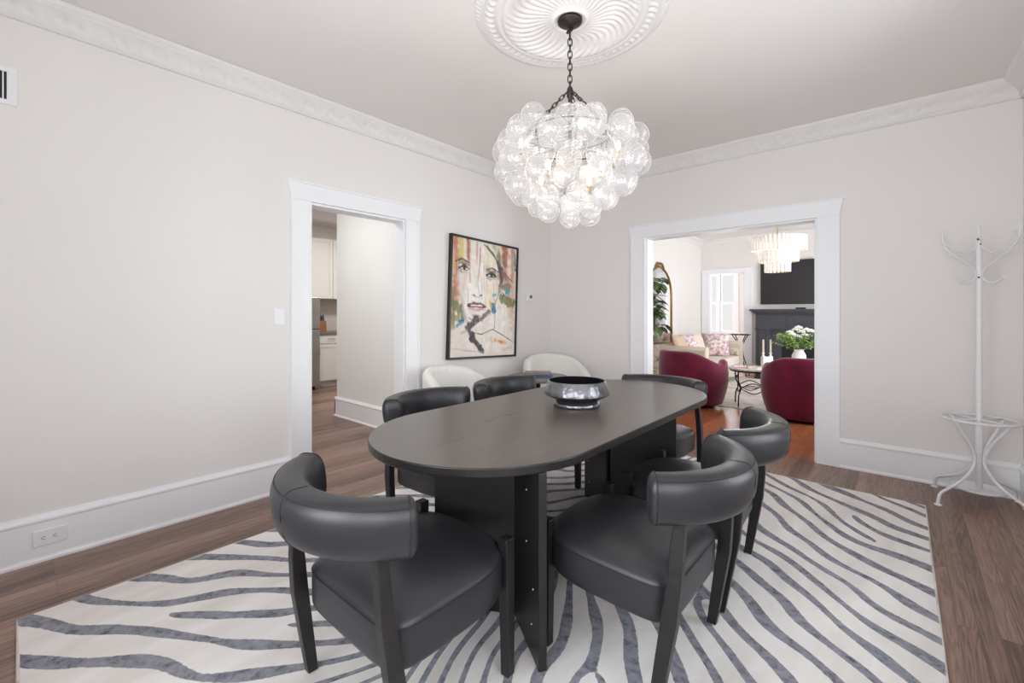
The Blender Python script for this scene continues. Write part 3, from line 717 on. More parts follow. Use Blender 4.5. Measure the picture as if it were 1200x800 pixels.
# ------------------------------------------------------------------ coat rack
def coat_rack():
    root = thing('coat_rack', 'white metal coat stand with curled hooks and umbrella ring by the back wall', 'coat rack', (3.82,-.29,0))
    MB().tube([(0,0,.10),(0,0,.55),(0,0,.56),(0,0,1.76),(0,0,1.80)], [.019,.019,.016,.015,.014], 14).build('pole', M['white_metal'], root)
    f = MB().tube([(0,0,1.80),(0,0,1.87),(0,0,1.885),(0,0,1.90)], [.012,.008,.012,.006], 12).build('finial', M['white_metal'], root)
    b = MB(); b.sphere((-.006,-.0145,1.805), .006, 8, 6); b.sphere((.006,-.0155,1.77), .005, 8, 6); b.sphere((-.002,-.0165,1.545), .006, 8, 6); b.build('screw', M['dark_hole'], root)
    for k in range(4):
        a = math.radians(41 + 90*k); c, s = math.cos(a), math.sin(a)
        main = smoothpath([(q*c,q*s,z) for q, z in ((.155,1.530),(.125,1.512),(.085,1.504),(.045,1.520),(.020,1.560),(.040,1.605),(.105,1.650),(.185,1.705),(.235,1.765),(.250,1.83),(.250,1.86))], 6)
        up = smoothpath([(q*c,q*s,z) for q, z in ((.015,1.775),(.030,1.735),(.085,1.712),(.15,1.722),(.205,1.755),(.248,1.785))], 6)
        b = MB(); b.tube(main, .0052, 8); b.tube(up, .0045, 8); b.sphere((.157*c,.157*s,1.531), .008, 10, 8); b.sphere((.25*c,.25*s,1.863), .007, 10, 8); b.build('hook', M['white_metal'], root)
    for z, a in ((1.24, -20), (1.17, -20)):
        c, s = math.cos(math.radians(a)), math.sin(math.radians(a))
        MB().tube(smoothpath([(q*c,q*s,z+h) for q, h in ((.012,0),(.035,-.012),(.048,.004),(.046,.022))], 5), .003, 6).build('small_hook', M['white_metal'], root)
    b = MB(); b.tube([(.19*math.cos(2*PI*k/40),.19*math.sin(2*PI*k/40),.575) for k in range(40)], .0085, 8, True)
    b.tube([(-.19*.707,-.19*.707,.575),(.19*.707,.19*.707,.575)], .006, 8); b.tube([(-.19*.707,.19*.707,.575),(.19*.707,-.19*.707,.575)], .006, 8); b.build('umbrella_ring', M['white_metal'], root)
    for k in range(4):
        a = math.radians(45 + 90*k); c, s = math.cos(a), math.sin(a)
        p = smoothpath([(q*c,q*s,z) for q, z in ((.186,.575),(.135,.50),(.065,.40),(.032,.31),(.055,.235),(.135,.155),(.235,.105),(.285,.075),(.300,.02),(.300,.005))], 6)
        b = MB(); b.tube(p, .0095, 8); b.lathe([(0,0),(.022,0),(.022,.006),(.010,.010),(0,.010)], 14, (.30*c,.30*s,0)); b.build('leg', M['white_metal'], root)
    MB().lathe([(0,.094),(.12,.094),(.133,.100),(.136,.112),(.131,.112),(.12,.104),(0,.104)], 32).build('drip_tray', M['white_metal'], root)
coat_rack()

# ------------------------------------------------------------------ tub chairs
def tub(name, label, cat, loc, rz, m, rx, ry, thick, rim, z0, seat_z, amax, group=None, taper=.92, squash=1.0, open_front=True, base=None, bulge=.0):
    """opening faces local +y; rim(a) = top height at angle a from the back"""
    root = thing(name, label, cat, loc, rz, group); nA = 64; R = []
    for i in range(nA+1):
        a = amax*(2*i/nA-1); zt = rim(a); ring = []
        pr = []
        for k in range(9):
            t = k/8; z = z0+(zt-thick*.5-z0)*t; pr.append((taper+(1-taper)*math.sin(t*PI/2)+bulge*math.sin(PI*t), 0, z))
        for k in range(1, 8): q = PI*k/8; pr.append((1, thick*(1-math.cos(q))/2, zt-thick*.5+thick*.5*math.sin(q)))
        for k in range(5): t = k/4; pr.append((1, thick, (zt-thick*.5)*(1-t)+(seat_z-.06)*t))
        for f, off, z in pr: ring.append(((rx*f-off)*math.sin(a), -(ry*f-off)*math.cos(a), z))
        R.append(ring)
    def shrink(ring, q):
        c = Vector((0,0,0))
        for p in ring: c += Vector(p)
        c /= len(ring); return [tuple(c+(Vector(p)-c)*q) for p in ring]
    b = MB(); b.rings(R, False); n = len(R[0])
    for rg, e in ((R[0],-1),(R[-1],1)):          # rounded arm fronts
        a = amax*e; d = Vector((math.cos(a)*e, math.sin(a)*e*1.0, 0)); d = Vector((math.cos(a), math.sin(a), 0))*e
        rr = [rg] + [[tuple(Vector(p)+d*thick*.5*math.sin(t)) for p in shrink(rg, 1-.45*(1-math.cos(t)))] for t in (.5,1.0,1.45)]
        b.rings(rr if e > 0 else rr, True, False, True)
    b.build('shell', m, root)
    ns = 48; pts = []
    for k in range(ns):
        a = 2*PI*k/ns; c, s = math.cos(a), math.sin(a); pts.append(((rx-thick*1.02)*c, (ry-thick*1.02)*(s if s < 0 else s*.86)))
    sec = [(.97,z0+.02),(1,z0+.06),(1,seat_z-.05),(.97,seat_z-.015),(.88,seat_z),(.5,seat_z+.015),(.02,seat_z+.018)]
    MB().rings([[(x*q,y*q,z) for x,y in pts] for q, z in sec], True, True, True).build('seat', m, root)
    MB().lathe([(0,0),(rx*.62,0),(rx*.62,z0+.03),(0,z0+.03)], 40).build('base', base or M['blackwood'], root)
    return root
def rim_white(a):
    t = abs(a); return .805-.05*t*t - (.11*max(0, t-1.0) if t > 1 else 0)
tub('white_armchair', 'white barrel armchair against the left wall under the painting', 'armchair', (.55,-1.93,RZ+.001), math.radians(-72), M['boucle'], .43, .43, .085,
    rim_white, .06, .42, 1.95, 'white barrel armchairs')
tub('white_armchair', 'white barrel armchair tucked into the corner of the room', 'armchair', (.50,-.53,RZ+.001), math.radians(-118), M['boucle'], .40, .40, .085,
    rim_white, .06, .42, 1.95, 'white barrel armchairs')
st_ = thing('side_table', 'round grey topped side table between the two white armchairs', 'side table', (.745,-1.235,RZ+.001))
MB().lathe([(0,.645),(.285,.645),(.297,.652),(.30,.662),(.297,.672),(.29,.675),(0,.675)], 48).build('tabletop', M['greytop'], st_)
MB().lathe([(0,.012),(.03,.012),(.026,.3),(.03,.62),(.07,.645),(0,.645)], 24).build('pedestal', M['blackwood'], st_)
MB().lathe([(0,0),(.19,0),(.19,.010),(.05,.022),(0,.022)], 36).build('base', M['blackwood'], st_)
def book(label, loc, rz, w, d, h, m):
    o = thing('book', label, 'book', loc, rz, 'books on the grey side table')
    MB().box(-w/2,w/2,-d/2,d/2,0,.003).box(-w/2,w/2,-d/2,d/2,h-.003,h).box(-w/2,-w/2+.003,-d/2,d/2,0,h).build('cover', m, o, .001)
    MB().box(-w/2+.003,w/2-.004,-d/2+.004,d/2-.004,.003,h-.003).build('pages', M['paper'], o)
book('blue book at the bottom of the pair on the grey side table', (.765,-1.26,.6895), math.radians(131), .20, .27, .026, M['bluebook'])
book('grey book lying on top of the blue book', (.762,-1.255,.7158), math.radians(126), .19, .25, .017, M['greybook'])

# ------------------------------------------------------------------ kitchen seen through the narrow doorway
KX = -4.22
def handle_bar(b, p, q, off=.025):
    p, q = Vector(p), Vector(q); o = Vector((off,0,0)); b.tube([p, p+o, q+o, q], .005, 8)
bc = thing('base_cabinet', 'white kitchen base cabinet with a drawer over a door', 'kitchen cabinet')
y0, y1 = -1.06, .55
MB().box(-4.855,KX-.02,y0,y1,.10,.93).box(-4.855,KX-.08,y0,y1,0,.10).build('body', M['cabinet'], bc)
for a, c in ((y0+.01,-.54),(-.53,0.0),(.01,y1-.01)):
    d = MB(); d.box(KX-.02,KX,a,c,.77,.92); d = d.build('drawer', M['cabinet'], bc, .002)
    h = MB(); m_ = (a+c)/2; handle_bar(h, (KX,m_-.06,.845), (KX,m_+.06,.845)); h.build('handle', M['nickel'], d)
    d = MB(); d.box(KX-.019,KX-.006,a+.001,c-.001,.121,.754)
    for u0,u1,z0,z1 in ((a,a+.06,.12,.755),(c-.06,c,.12,.755),(a+.06,c-.06,.12,.18),(a+.06,c-.06,.695,.755)): d.box(KX-.0195,KX,u0,u1,z0,z1)
    d = d.build('door', M['cabinet'], bc)
    h = MB(); handle_bar(h, (KX,a+.04,.56), (KX,a+.04,.68)); h.build('handle', M['nickel'], d)
tag(MB().box(-4.855,KX+.025,y0,y1,.931,.968).build('countertop', M['granite'], None, .004), 'speckled grey kitchen countertop on the white base cabinet', 'countertop')
tag(MB().box(-4.858,-4.846,y0,y1,.970,1.555).build('backsplash', M['tile'], None), 'pale tiled backsplash between kitchen counter and wall cabinet', 'backsplash')
uc = thing('wall_cabinet', 'white kitchen wall cabinet with panelled doors above the counter', 'kitchen cabinet')
MB().box(-4.855,-4.52,-1.6,y1,1.56,2.66).build('body', M['cabinet'], uc)
for a, c in ((-1.59,-1.11),(-1.10,-.62),(-.61,-.08),(-.07,.54)):
    d = MB(); d.box(-4.519,-4.508,a+.001,c-.001,1.571,2.649)
    for u0,u1,z0,z1 in ((a,a+.06,1.57,2.65),(c-.06,c,1.57,2.65),(a+.06,c-.06,1.57,1.63),(a+.06,c-.06,2.59,2.65)): d.box(-4.5195,-4.50,u0,u1,z0,z1)
    d.build('door', M['cabinet'], uc)
fr = thing('refrigerator', 'stainless steel refrigerator beside the white kitchen cabinets', 'refrigerator')
fy0, fy1 = -1.85, -1.085
MB().box(-4.84,-4.10,fy0,fy1,.06,1.56).build('body', mat('fridge_grey', (128,126,124), .5), fr, .005)
MB().box(-4.095,-4.03,fy0,fy1,.07,1.02).build('door', M['steel'], fr, .008)
MB().box(-4.095,-4.03,fy0,fy1,1.035,1.57).build('freezer_door', M['steel'], fr, .008)
for z0, z1 in ((.55,.98),(1.08,1.4)):
    h = MB(); h.tube([(-4.03,fy0+.05,z0),(-3.98,fy0+.05,z0),(-3.98,fy0+.05,z1),(-4.03,fy0+.05,z1)], .011, 8); h.build('handle', M['steel'], fr)
for y in (fy0+.06, fy1-.06):
    for x in (-4.76,-4.14): MB().lathe([(0,0),(.022,0),(.022,.06),(0,.06)], 12, (x,y,0)).build('foot', M['black_plastic'], fr)
kb = thing('knife_block', 'wooden knife block with black handled knives on the kitchen counter', 'knife block', (-4.36,-.90,.9685))
MB().add([(-.06,-.07,0),(.06,-.07,0),(.06,.07,0),(-.06,.07,0),(-.09,-.07,.15),(.03,-.07,.20),(.03,.07,.20),(-.09,.07,.15)], [(3,2,1,0),(4,5,6,7),(0,1,5,4),(1,2,6,5),(2,3,7,6),(3,0,4,7)]).build('block', M['knifewood'], kb, .004)
for k, (y, h) in enumerate(((-.048,.12),(-.016,.14),(.016,.11),(.048,.13))):
    MB().loft([(-.02,y,.175,.011,.008),(-.03,y,.175+h*.5,.013,.009),(-.042,y,.175+h,.012,.009)]).build('knife_handle', M['black_plastic'], kb, .003)

# ------------------------------------------------------------------ living room
tag(MB().box(.75,3.7,1.95,5.15,.0005,.010).build('area_rug', M['lightrug'], None, .003), 'pale faded rug on the living room floor under the marble table', 'rug')
def rim_red(a):
    t = a
    hi = .765
    if abs(t) > .6: q = min(1,(abs(t)-.6)/1.4); return hi-.185*q*q*(3-2*q)+.075*math.exp(-((abs(t)-2.1)/.26)**2)
    return hi
tub('burgundy_armchair', 'burgundy velvet barrel armchair in front of the tufted sofa', 'armchair', (1.14,1.92,.0105), math.radians(-28), M['velvet'], .47, .45, .11, rim_red, .03, .43, 2.2, 'burgundy barrel armchairs', .86, bulge=.05)
tub('burgundy_armchair', 'burgundy velvet barrel armchair in front of the vase of flowers', 'armchair', (2.52,1.86,.0105), math.radians(22), M['velvet'], .47, .45, .11, rim_red, .03, .43, 2.2, 'burgundy barrel armchairs', .86, bulge=.05)

# tufted sofa along the left wall
def tufted(b, u0, u1, v0, v1, P, nu, nv, depth=.022, sp=(.17,.16)):
    R = []; btn = []
    for j in range(nv+1):
        ring = []
        for i in range(nu+1):
            u = u0+(u1-u0)*i/nu; v = v0+(v1-v0)*j/nv
            a, c = (u-u0)/sp[0], (v-v0)/sp[1]
            p, q = (a+c)*.5*2, (a-c)*.5*2
            d = abs(math.sin(PI*p/2))*abs(math.sin(PI*q/2))
            e = min(1, 8*min((u-u0),(u1-u),(v-v0),(v1-v))/max(.2,(v1-v0)))
            ring.append(P(u, v, depth*(d**.5)*max(0,e)))
        R.append(ring)
    b.rings(R, False)
    for a in range(0, int((u1-u0)/sp[0])+1):
        for c in range(1, int((v1-v0)/sp[1])+1):
            if (a+c) % 2 == 0 and .04 < a*sp[0] < (u1-u0)-.04 and c*sp[1] < (v1-v0)-.03: btn.append(P(u0+a*sp[0], v0+c*sp[1], .004))
    return btn
def sofa():
    root = thing('tufted_sofa', 'beige button tufted sofa along the living room wall under the arched mirror', 'sofa', (.06,2.82,.0))
    L, D, AH = 2.35, .96, .72
    MB().box(.02,D-.03,.04,L-.04,.09,.30).build('frame', M['linen'], root, .02)
    for x in (.08,D-.10):
        for y in (.10,L-.10): MB().loft([(x,y,.011,.02,.02),(x,y,.10,.03,.03)]).build('leg', M['blackwood'], root)
    b = MB(); b.box(0,.20,.006,L-.006,.09,AH-.03); b.tube([(.11,.012,AH-.055),(.11,L-.012,AH-.055)], .085, 14)
    bt = tufted(b, .2, L-.2, .46, AH-.06, lambda u,v,h: (.20+h,u,v), 90, 20); b.build('back', M['linen'], root, .01)
    k = MB(); [k.sphere(p, .011, 8, 6) for p in bt]; k.build('buttons', M['button'], root)
    for y0, y1, s in ((0,.20,1),(L-.20,L,-1)):
        b = MB(); b.box(.02,D,y0,y1,.09,AH-.03); ym = (y0+y1)/2; b.tube([(.012,ym,AH-.07),(D+.010,ym,AH-.07)], .098, 16)
        inner = y1 if s > 0 else y0; outer = y0 if s > 0 else y1
        b2 = tufted(b, .22, D-.03, .46, AH-.10, lambda u,v,h: (u,inner+s*(h+.003),v), 70, 24, .035, (.14,.125))
        b3 = tufted(b, .04, D-.02, .12, AH-.10, lambda u,v,h: (u,outer-s*(h+.003),v), 90, 54, .05, (.14,.125))
        arm = b.build('arm', M['linen'], root, .012)
        k = MB(); [k.sphere(p, .017, 8, 6) for p in b2+b3]; k.build('buttons', M['button'], arm)
    for i in range(2):
        a = .21+i*(L-.42)/2; MB().box(.21,D-.01,a,a+(L-.42)/2-.006,.30,.46).build('seat_cushion', mat('light_linen', (222,214,203), .9, nscale=30, nvar=.04), root, .04, 4)
sofa()
def pillow(label, loc, rot, w, m, name='throw_pillow', cat='pillow', th=.075):
    n = 18; up = []; dn = []
    for j in range(n+1):
        ru, rd = [], []
        for i in range(n+1):
            u, v = 2*i/n-1, 2*j/n-1; h = th*((1-u**4)*(1-v**4))**.6; k = 1-.07*(1-abs(u))*0 - .06*((1-u*u)*v*v+(1-v*v)*u*u)
            ru.append((u*w/2*k, v*w/2*k, h)); rd.append((u*w/2*k, v*w/2*k, -h))
        up.append(ru); dn.append(rd[::-1])
    b = MB(); b.rings(up, False); b.rings(dn, False)
    o = b.build(name, m); o.location = loc; o.rotation_euler = rot
    return tag(o, label, cat, 'pillows on the tufted sofa')
beigep = mat('taupe_cushion', (196,170,152), .9, nscale=30, nvar=.06)
creamp = mat('cream_cushion', (226,216,203), .9, nscale=30, nvar=.05)
def lean(yaw, tilt): return (math.radians(90-tilt), 0, math.radians(yaw))
pillow('floral print pillow at the front of the far end of the sofa', (.66,4.66,.685), lean(14,18), .46, M['floral'])
pillow('taupe pillow behind the floral pillow at the far end of the sofa', (.52,4.83,.68), lean(6,13), .43, beigep)
pillow('taupe pillow leaning on the sofa back right beside the near arm', (.44,3.32,.70), lean(88,14), .45, beigep)
pillow('floral print pillow leaning on the sofa back between taupe and cream pillows', (.46,3.79,.695), lean(84,17), .45, M['floral'])
pillow('cream pillow leaning on the sofa back next to the floral pillow', (.45,4.25,.69), lean(90,16), .43, creamp)

# arched mirror, frame with crest
def mirror():
    yc, w, z0, zs = 3.42, .58, .70, 1.62
    root = thing('arched_mirror', 'tall arched mirror in an ornate gold frame behind the sofa', 'mirror', (.004,yc,0))
    arc = [(-w,z0)] + [(-w*math.cos(PI*k/24), zs+.54*math.sin(PI*k/24)) for k in range(25)] + [(w,z0)]
    b = MB(); n = len(arc)
    b.add([(.012,y,z) for y,z in arc] + [(.002,y,z) for y,z in arc], [tuple(range(n)), tuple(range(2*n-1,n-1,-1))] + [(k,n+k,n+(k+1)%n,(k+1)%n) for k in range(n)]); b.build('glass', M['mirror'], root)
    b = MB(); b.tube([(.018,y,z) for y,z in arc], .015, 10, True); b.tube([(.022,y*.955,z if z > z0 else z+.03) for y,z in arc], .007, 8, True); b.build('frame', M['gold'], root)
    b = MB(); zt = zs+.54
    b.sphere((.02,0,zt+.045), .045, 14, 10, (.5,1,1.1))
    for s in (-1,1):
        b.tube(smoothpath([(.02,s*.03,zt+.06),(.02,s*.09,zt+.075),(.02,s*.15,zt+.03),(.02,s*.19,zt-.03),(.02,s*.16,zt-.04)], 5), [.016]*20+[.010], 8); b.sphere((.02,s*.075,zt+.035), .03, 10, 8, (.5,1,1))
    b.build('crest', M['gold'], root)
mirror()

# leafy plant beside the mirror
def leaf(b, p, d, L, wd, droop=.3, up=(0,0,1)):
    d = Vector(d).normalized(); s = d.cross(Vector(up)); s = s.normalized() if s.length > 1e-3 else d.orthogonal().normalized(); nrm = s.cross(d)
    R = []
    for k in range(6):
        t = k/5; w = wd*math.sin(PI*min(.97,t*.92+.06))**.8; c = Vector(p)+d*L*t-Vector((0,0,1))*droop*L*t*t
        R.append([tuple(c-s*w+nrm*w*.25), tuple(c), tuple(c+s*w+nrm*w*.25)])
    b.rings(R, False)
def plant():
    root = thing('leafy_plant', 'tall leafy green plant beside the arched mirror', 'plant', (.27,2.40,0))
    MB().lathe([(0,.001),(.15,.001),(.17,.02),(.19,.34),(.18,.36),(.165,.345),(.0,.33)], 28).build('pot', M['pot'], root)
    MB().lathe([(0,.335),(.166,.34),(0,.352)], 20).build('soil', M['soil'], root)
    r2 = random.Random(3); tr = MB(); lv = MB()
    for s in range(3):
        a0 = r2.uniform(0,6); p = [(.03*math.cos(a0),.03*math.sin(a0),.33),(.05*math.cos(a0),.05*math.sin(a0),.9),(.10*math.cos(a0+.4),.10*math.sin(a0+.4),1.4),(.12*math.cos(a0+.6),.12*math.sin(a0+.6),1.85)]
        p = smoothpath(p, 5); tr.tube(p, [.016-.010*i/len(p) for i in range(len(p))], 8)
        for k in range(7):
            q = p[int(len(p)*(.42+.56*k/7))]; a = r2.uniform(-1.9, 1.9); e = Vector((math.cos(a),math.sin(a),.35))
            br = [Vector(q), Vector(q)+e*.12, Vector(q)+e*.22+Vector((0,0,.03))]; tr.tube(br, .004, 5)
            for j in range(5):
                c = br[0].lerp(br[2], .35+.16*j); aa = a + (-1)**j*1.0
                L_ = r2.uniform(.15,.22)
                if .27+c.x+L_*math.cos(aa) > .04: leaf(lv, c, (math.cos(aa),math.sin(aa),r2.uniform(-.7,.5)), L_, r2.uniform(.045,.062))
    tr.build('stem', M['bark'], root); lv.build('leaves', M['leaf'], root)
plant()

# marble side table with black iron base
mt = thing('marble_side_table', 'round white marble table on black iron legs between the burgundy armchairs', 'side table', (1.845,2.22,.010))
MB().lathe([(0,.505),(.285,.505),(.29,.511),(.29,.524),(.286,.53),(0,.53)], 48).build('tabletop', M['marble'], mt)
b = MB(); b.tube([(.272*math.cos(2*PI*k/40),.272*math.sin(2*PI*k/40),.495) for k in range(40)], .010, 8, True); b.build('rim', M['iron'], mt)
for k in range(4):
    a = PI/4+PI/2*k+.35; c, s = math.cos(a), math.sin(a)
    b = MB(); b.tube(smoothpath([(q*c,q*s,z) for q, z in ((.265,.49),(.262,.36),(.215,.26),(.255,.16),(.265,.005))], 6), .009, 8); b.build('leg', M['iron'], mt)
b = MB()
for k in range(4):
    a = PI/4+PI/2*k+.35; c2, s2 = math.cos(a+PI/2), math.sin(a+PI/2); c, s = math.cos(a), math.sin(a)
    b.tube(smoothpath([(.225*c,.225*s,.26),(.12*(c+c2),.12*(s+s2),.33),(.225*c2,.225*s2,.26)], 8), .007, 8)
    b.tube(smoothpath([(.225*c,.225*s,.26),(.12*(c+c2),.12*(s+s2),.19),(.225*c2,.225*s2,.26)], 8), .007, 8)
b.tube([(.09*math.cos(2*PI*k/24),.09*math.sin(2*PI*k/24),.26) for k in range(24)], .006, 8, True); b.build('scrollwork', M['iron'], mt)
bk = thing('magazine', 'pink magazine lying on the white marble table', 'magazine', (1.70,2.20,.541), math.radians(25))
MB().box(-.10,.10,-.12,.12,0,.010).build('cover', M['pinkbook'], bk, .002)
bx = thing('trinket_box', 'small pale box with gold edges on the white marble table', 'box', (1.87,2.10,.541), math.radians(30))
MB().box(-.055,.055,-.045,.045,0,.045).build('body', M['marble'], bx, .003)
MB().box(-.058,.058,-.048,.048,.046,.056).build('lid', M['gold'], bx, .003)

# coffee table behind the armchair, with vase, bouquet and candles
ct = thing('coffee_table', 'low round coffee table behind the burgundy armchair holding the vase', 'coffee table', (2.22,3.05,.010))
MB().lathe([(0,.40),(.40,.40),(.415,.41),(.415,.43),(.40,.44),(0,.44)], 48).build('tabletop', M['ceramic'], ct)
for k in range(4):
    a = PI/4+PI/2*k; MB().loft([(.30*math.cos(a),.30*math.sin(a),0,.016,.016),(.30*math.cos(a),.30*math.sin(a),.40,.022,.022)]).build('leg', M['blackwood'], ct)
VX, VY, VZ = 2.29, 3.0, .4505
vs = thing('flower_vase', 'white round vase holding white flowers in front of the fireplace', 'vase', (VX,VY,VZ))
MB().lathe([(0,.0),(.05,0),(.06,.01),(.078,.08),(.092,.17),(.088,.24),(.066,.285),(.058,.302),(.064,.322),(.068,.326),(.058,.324),(.051,.302),(.058,.28),(.08,.2),(.04,.03),(0,.02)], 36).build('body', M['ceramic'], vs)
bq = thing('flower_bouquet', 'bunch of white flowers with feathery green leaves in the white vase', 'flowers', (VX,VY,VZ+.06))
r3 = random.Random(11); sm = MB(); fl = MB()
for k in range(26):
    a = r3.uniform(0,2*PI); sp = r3.uniform(.16,.36); h = r3.uniform(.40,.54)-sp*.15
    p = smoothpath([(.01*math.cos(a),.01*math.sin(a),0),(.035*math.cos(a),.035*math.sin(a),.22),(sp*.55*math.cos(a),sp*.55*math.sin(a),h*.85),(sp*math.cos(a),sp*math.sin(a),h)], 5); sm.tube(p, .003, 5)
    for q in p[9:]:
        for j in range(4): aa = r3.uniform(0,2*PI); leaf(fl, q, (math.cos(aa),math.sin(aa),r3.uniform(-.2,.6)), r3.uniform(.035,.06), .011, .4)
sm.build('stems', M['stem'], bq); fl.build('foliage', M['fern'], bq)
for k in range(9):
    a = 2.4*k; q = .028*math.sqrt(k+.3)*1.75; h = .56-q*.8+.05*(k % 3)
    b = MB(); c = (q*math.cos(a)*1.1,q*math.sin(a)*1.1,h)
    for j in range(14):
        t = 2.4*j; rr = .0115*math.sqrt(j); b.sphere((c[0]+rr*math.cos(t),c[1]+rr*math.sin(t),c[2]-.45*rr), .016, 8, 6)
    f = b.build('flower_head', M['petal'], bq); MB().tube([(.3*q*math.cos(a),.3*q*math.sin(a),.25),(c[0],c[1],c[2]-.01)], .003, 5).build('flower_stem', M['stem'], f)
cd = thing('candle_holder', 'white holder with two twisted ivory candles beside the white vase', 'candle holder', (1.90,2.88,.4505), math.radians(41))
MB().box(-.075,.075,-.035,.035,0,.20).build('base', M['ceramic'], cd, .004)
for s in (-1,1):
    MB().lathe([(0,.20),(.026,.20),(.026,.21),(.012,.215),(.014,.245),(.022,.25),(.022,.257),(0,.257)], 16, (s*.055,0,0)).build('cup', M['ceramic'], cd)
    R = []
    for k in range(41):
        z = .255+.20*k/40; R.append([(s*.055+.011*(1+.32*math.cos(3*(t-k*.32)))*math.cos(t), .011*(1+.32*math.cos(3*(t-k*.32)))*math.sin(t), z) for t in [2*PI*j/18 for j in range(18)]])
    MB().rings(R, True, True, True).build('candle', M['wax'], cd)

# fireplace and television on the far wall
fp = thing('fireplace_mantel', 'charcoal painted fireplace mantel below the television', 'fireplace', (0,NB,0))
MB().box(1.05,2.95,-.30,-.002,1.345,1.385).box(1.08,2.92,-.27,-.002,1.315,1.345).box(1.11,2.89,-.23,-.002,1.29,1.315).build('shelf', M['charcoal'], fp, .004)
b = MB(); b.box(1.14,2.86,-.17,-.002,.98,1.29); b.box(1.135,2.865,-.19,-.165,.97,1.0); b.box(1.14,1.42,-.17,-.002,0,.98).box(2.58,2.86,-.17,-.002,0,.98); b.box(1.42,2.58,-.12,-.002,.78,.98); b.box(1.42,1.60,-.12,-.002,0,.78).box(2.40,2.58,-.12,-.002,0,.78)
for x0 in (1.17, 2.61):
    b.box(x0,x0+.22,-.195,-.17,0,.20); b.box(x0+.03,x0+.06,-.182,-.17,.2,.97); b.box(x0+.16,x0+.19,-.182,-.17,.2,.97)
b.build('surround', M['charcoal'], fp, .003)
b = MB()
for x0,x1,z0,z1 in ((1.715,2.285,1.235,1.25),(1.715,2.285,1.04,1.055),(1.70,1.715,1.04,1.25),(2.285,2.30,1.04,1.25)): b.box(x0,x1,-.182,-.17,z0,z1)
b.sphere((2.0,-.17,1.145), .22, 32, 12, (1,.06,.32)); b.build('frieze_panel', M['charcoal'], fp)
MB().box(1.60,2.40,-.06,-.002,0,.78).build('firebox', M['soot'], fp)
MB().box(1.2,2.8,-.55,-.20,0,.02).build('hearth', M['soot'], fp)
tv = thing('television', 'large flat black television on the wall above the charcoal mantel', 'television', (1.98,NB,1.925))
MB().box(-.77,.77,-.065,-.03,-.44,.44).box(-.3,.3,-.03,-.002,-.2,.2).build('casing', M['black_plastic'], tv, .006)
MB().box(-.755,.755,-.067,-.065,-.415,.43).build('screen', M['black_gloss'], tv)
sb = thing('streaming_box', 'small black box on the mantel shelf under the television', 'box', (1.93,NB-.13,1.3855))
MB().box(-.08,.08,-.05,.05,0,.03).build('body', M['black_plastic'], sb, .006)

# iron stand by the far doorway
ist = thing('iron_stand', 'black wrought iron stand with curved legs behind the sofa arm', 'plant stand', (.90,5.42,0))
b = MB(); oc = [(.19*math.cos(PI/8+PI/4*k),.15*math.sin(PI/8+PI/4*k),.86) for k in range(8)]; b.tube(oc, .010, 8, True); b.tube([oc[0],oc[4]], .007, 8); b.tube([oc[2],oc[6]], .007, 8); b.build('top_ring', M['iron'], ist)
for k in range(4):
    a = PI/4+PI/2*k; c, s = math.cos(a), math.sin(a)
    MB().tube(smoothpath([(q*c,q*s*.85,z) for q, z in ((.185,.86),(.10,.74),(.055,.58),(.09,.36),(.17,.16),(.20,.008))], 6), .010, 8).build('leg', M['iron'], ist)
MB().tube([(.085*math.cos(2*PI*k/20),.075*math.sin(2*PI*k/20),.36) for k in range(20)], .007, 8, True).build('brace_ring', M['iron'], ist)

# tiered crystal chandelier
def tiers():
    root = thing('tiered_chandelier', 'three tier glass prism chandelier with brass rod in the living room', 'chandelier', (2.06,2.76,0))
    MB().lathe([(0,2.90),(.06,2.90),(.065,2.92),(.065,2.939),(0,2.939)], 24).build('canopy', M['brass'], root)
    MB().tube([(0,0,2.90),(0,0,2.0)], .008, 8).build('rod', M['brass'], root)
    for r, z0, z1 in ((.355,2.205,2.40),(.258,2.045,2.20),(.158,1.90,2.04)):
        b = MB()
        for z in (z1-.01, z0+.008): b.tube([(r*.985*math.cos(2*PI*k/48),r*.985*math.sin(2*PI*k/48),z) for k in range(48)], .006, 6, True)
        for k in range(3): a = 2*PI*k/3; b.tube([(0,0,z1),(r*.985*math.cos(a),r*.985*math.sin(a),z1-.01)], .005, 6)
        t = b.build('tier_ring', M['brass'], root)
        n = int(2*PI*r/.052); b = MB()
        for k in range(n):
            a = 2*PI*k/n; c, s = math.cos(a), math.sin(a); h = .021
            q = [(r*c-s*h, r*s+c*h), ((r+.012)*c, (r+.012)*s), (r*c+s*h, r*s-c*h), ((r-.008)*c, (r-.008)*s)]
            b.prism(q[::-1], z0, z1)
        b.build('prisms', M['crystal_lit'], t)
tiers()

# hedge outside the living room windows (seen in the mirror)
h = MB(); r4 = random.Random(5)
for k in range(60): h.sphere((r4.uniform(7.5,9), r4.uniform(-2,8), r4.uniform(.2,1.3)), r4.uniform(.4,.7), 8, 6)
tag(h.build('garden_hedge', M['outside_green']), 'green garden hedge outside the living room windows', 'hedge', kind='stuff')
struct(MB().box(W+.2,14,-9,12,-.3,-.1), 'ground', mat('lawn', (120,132,92), .9, nscale=4, nvar=.2))

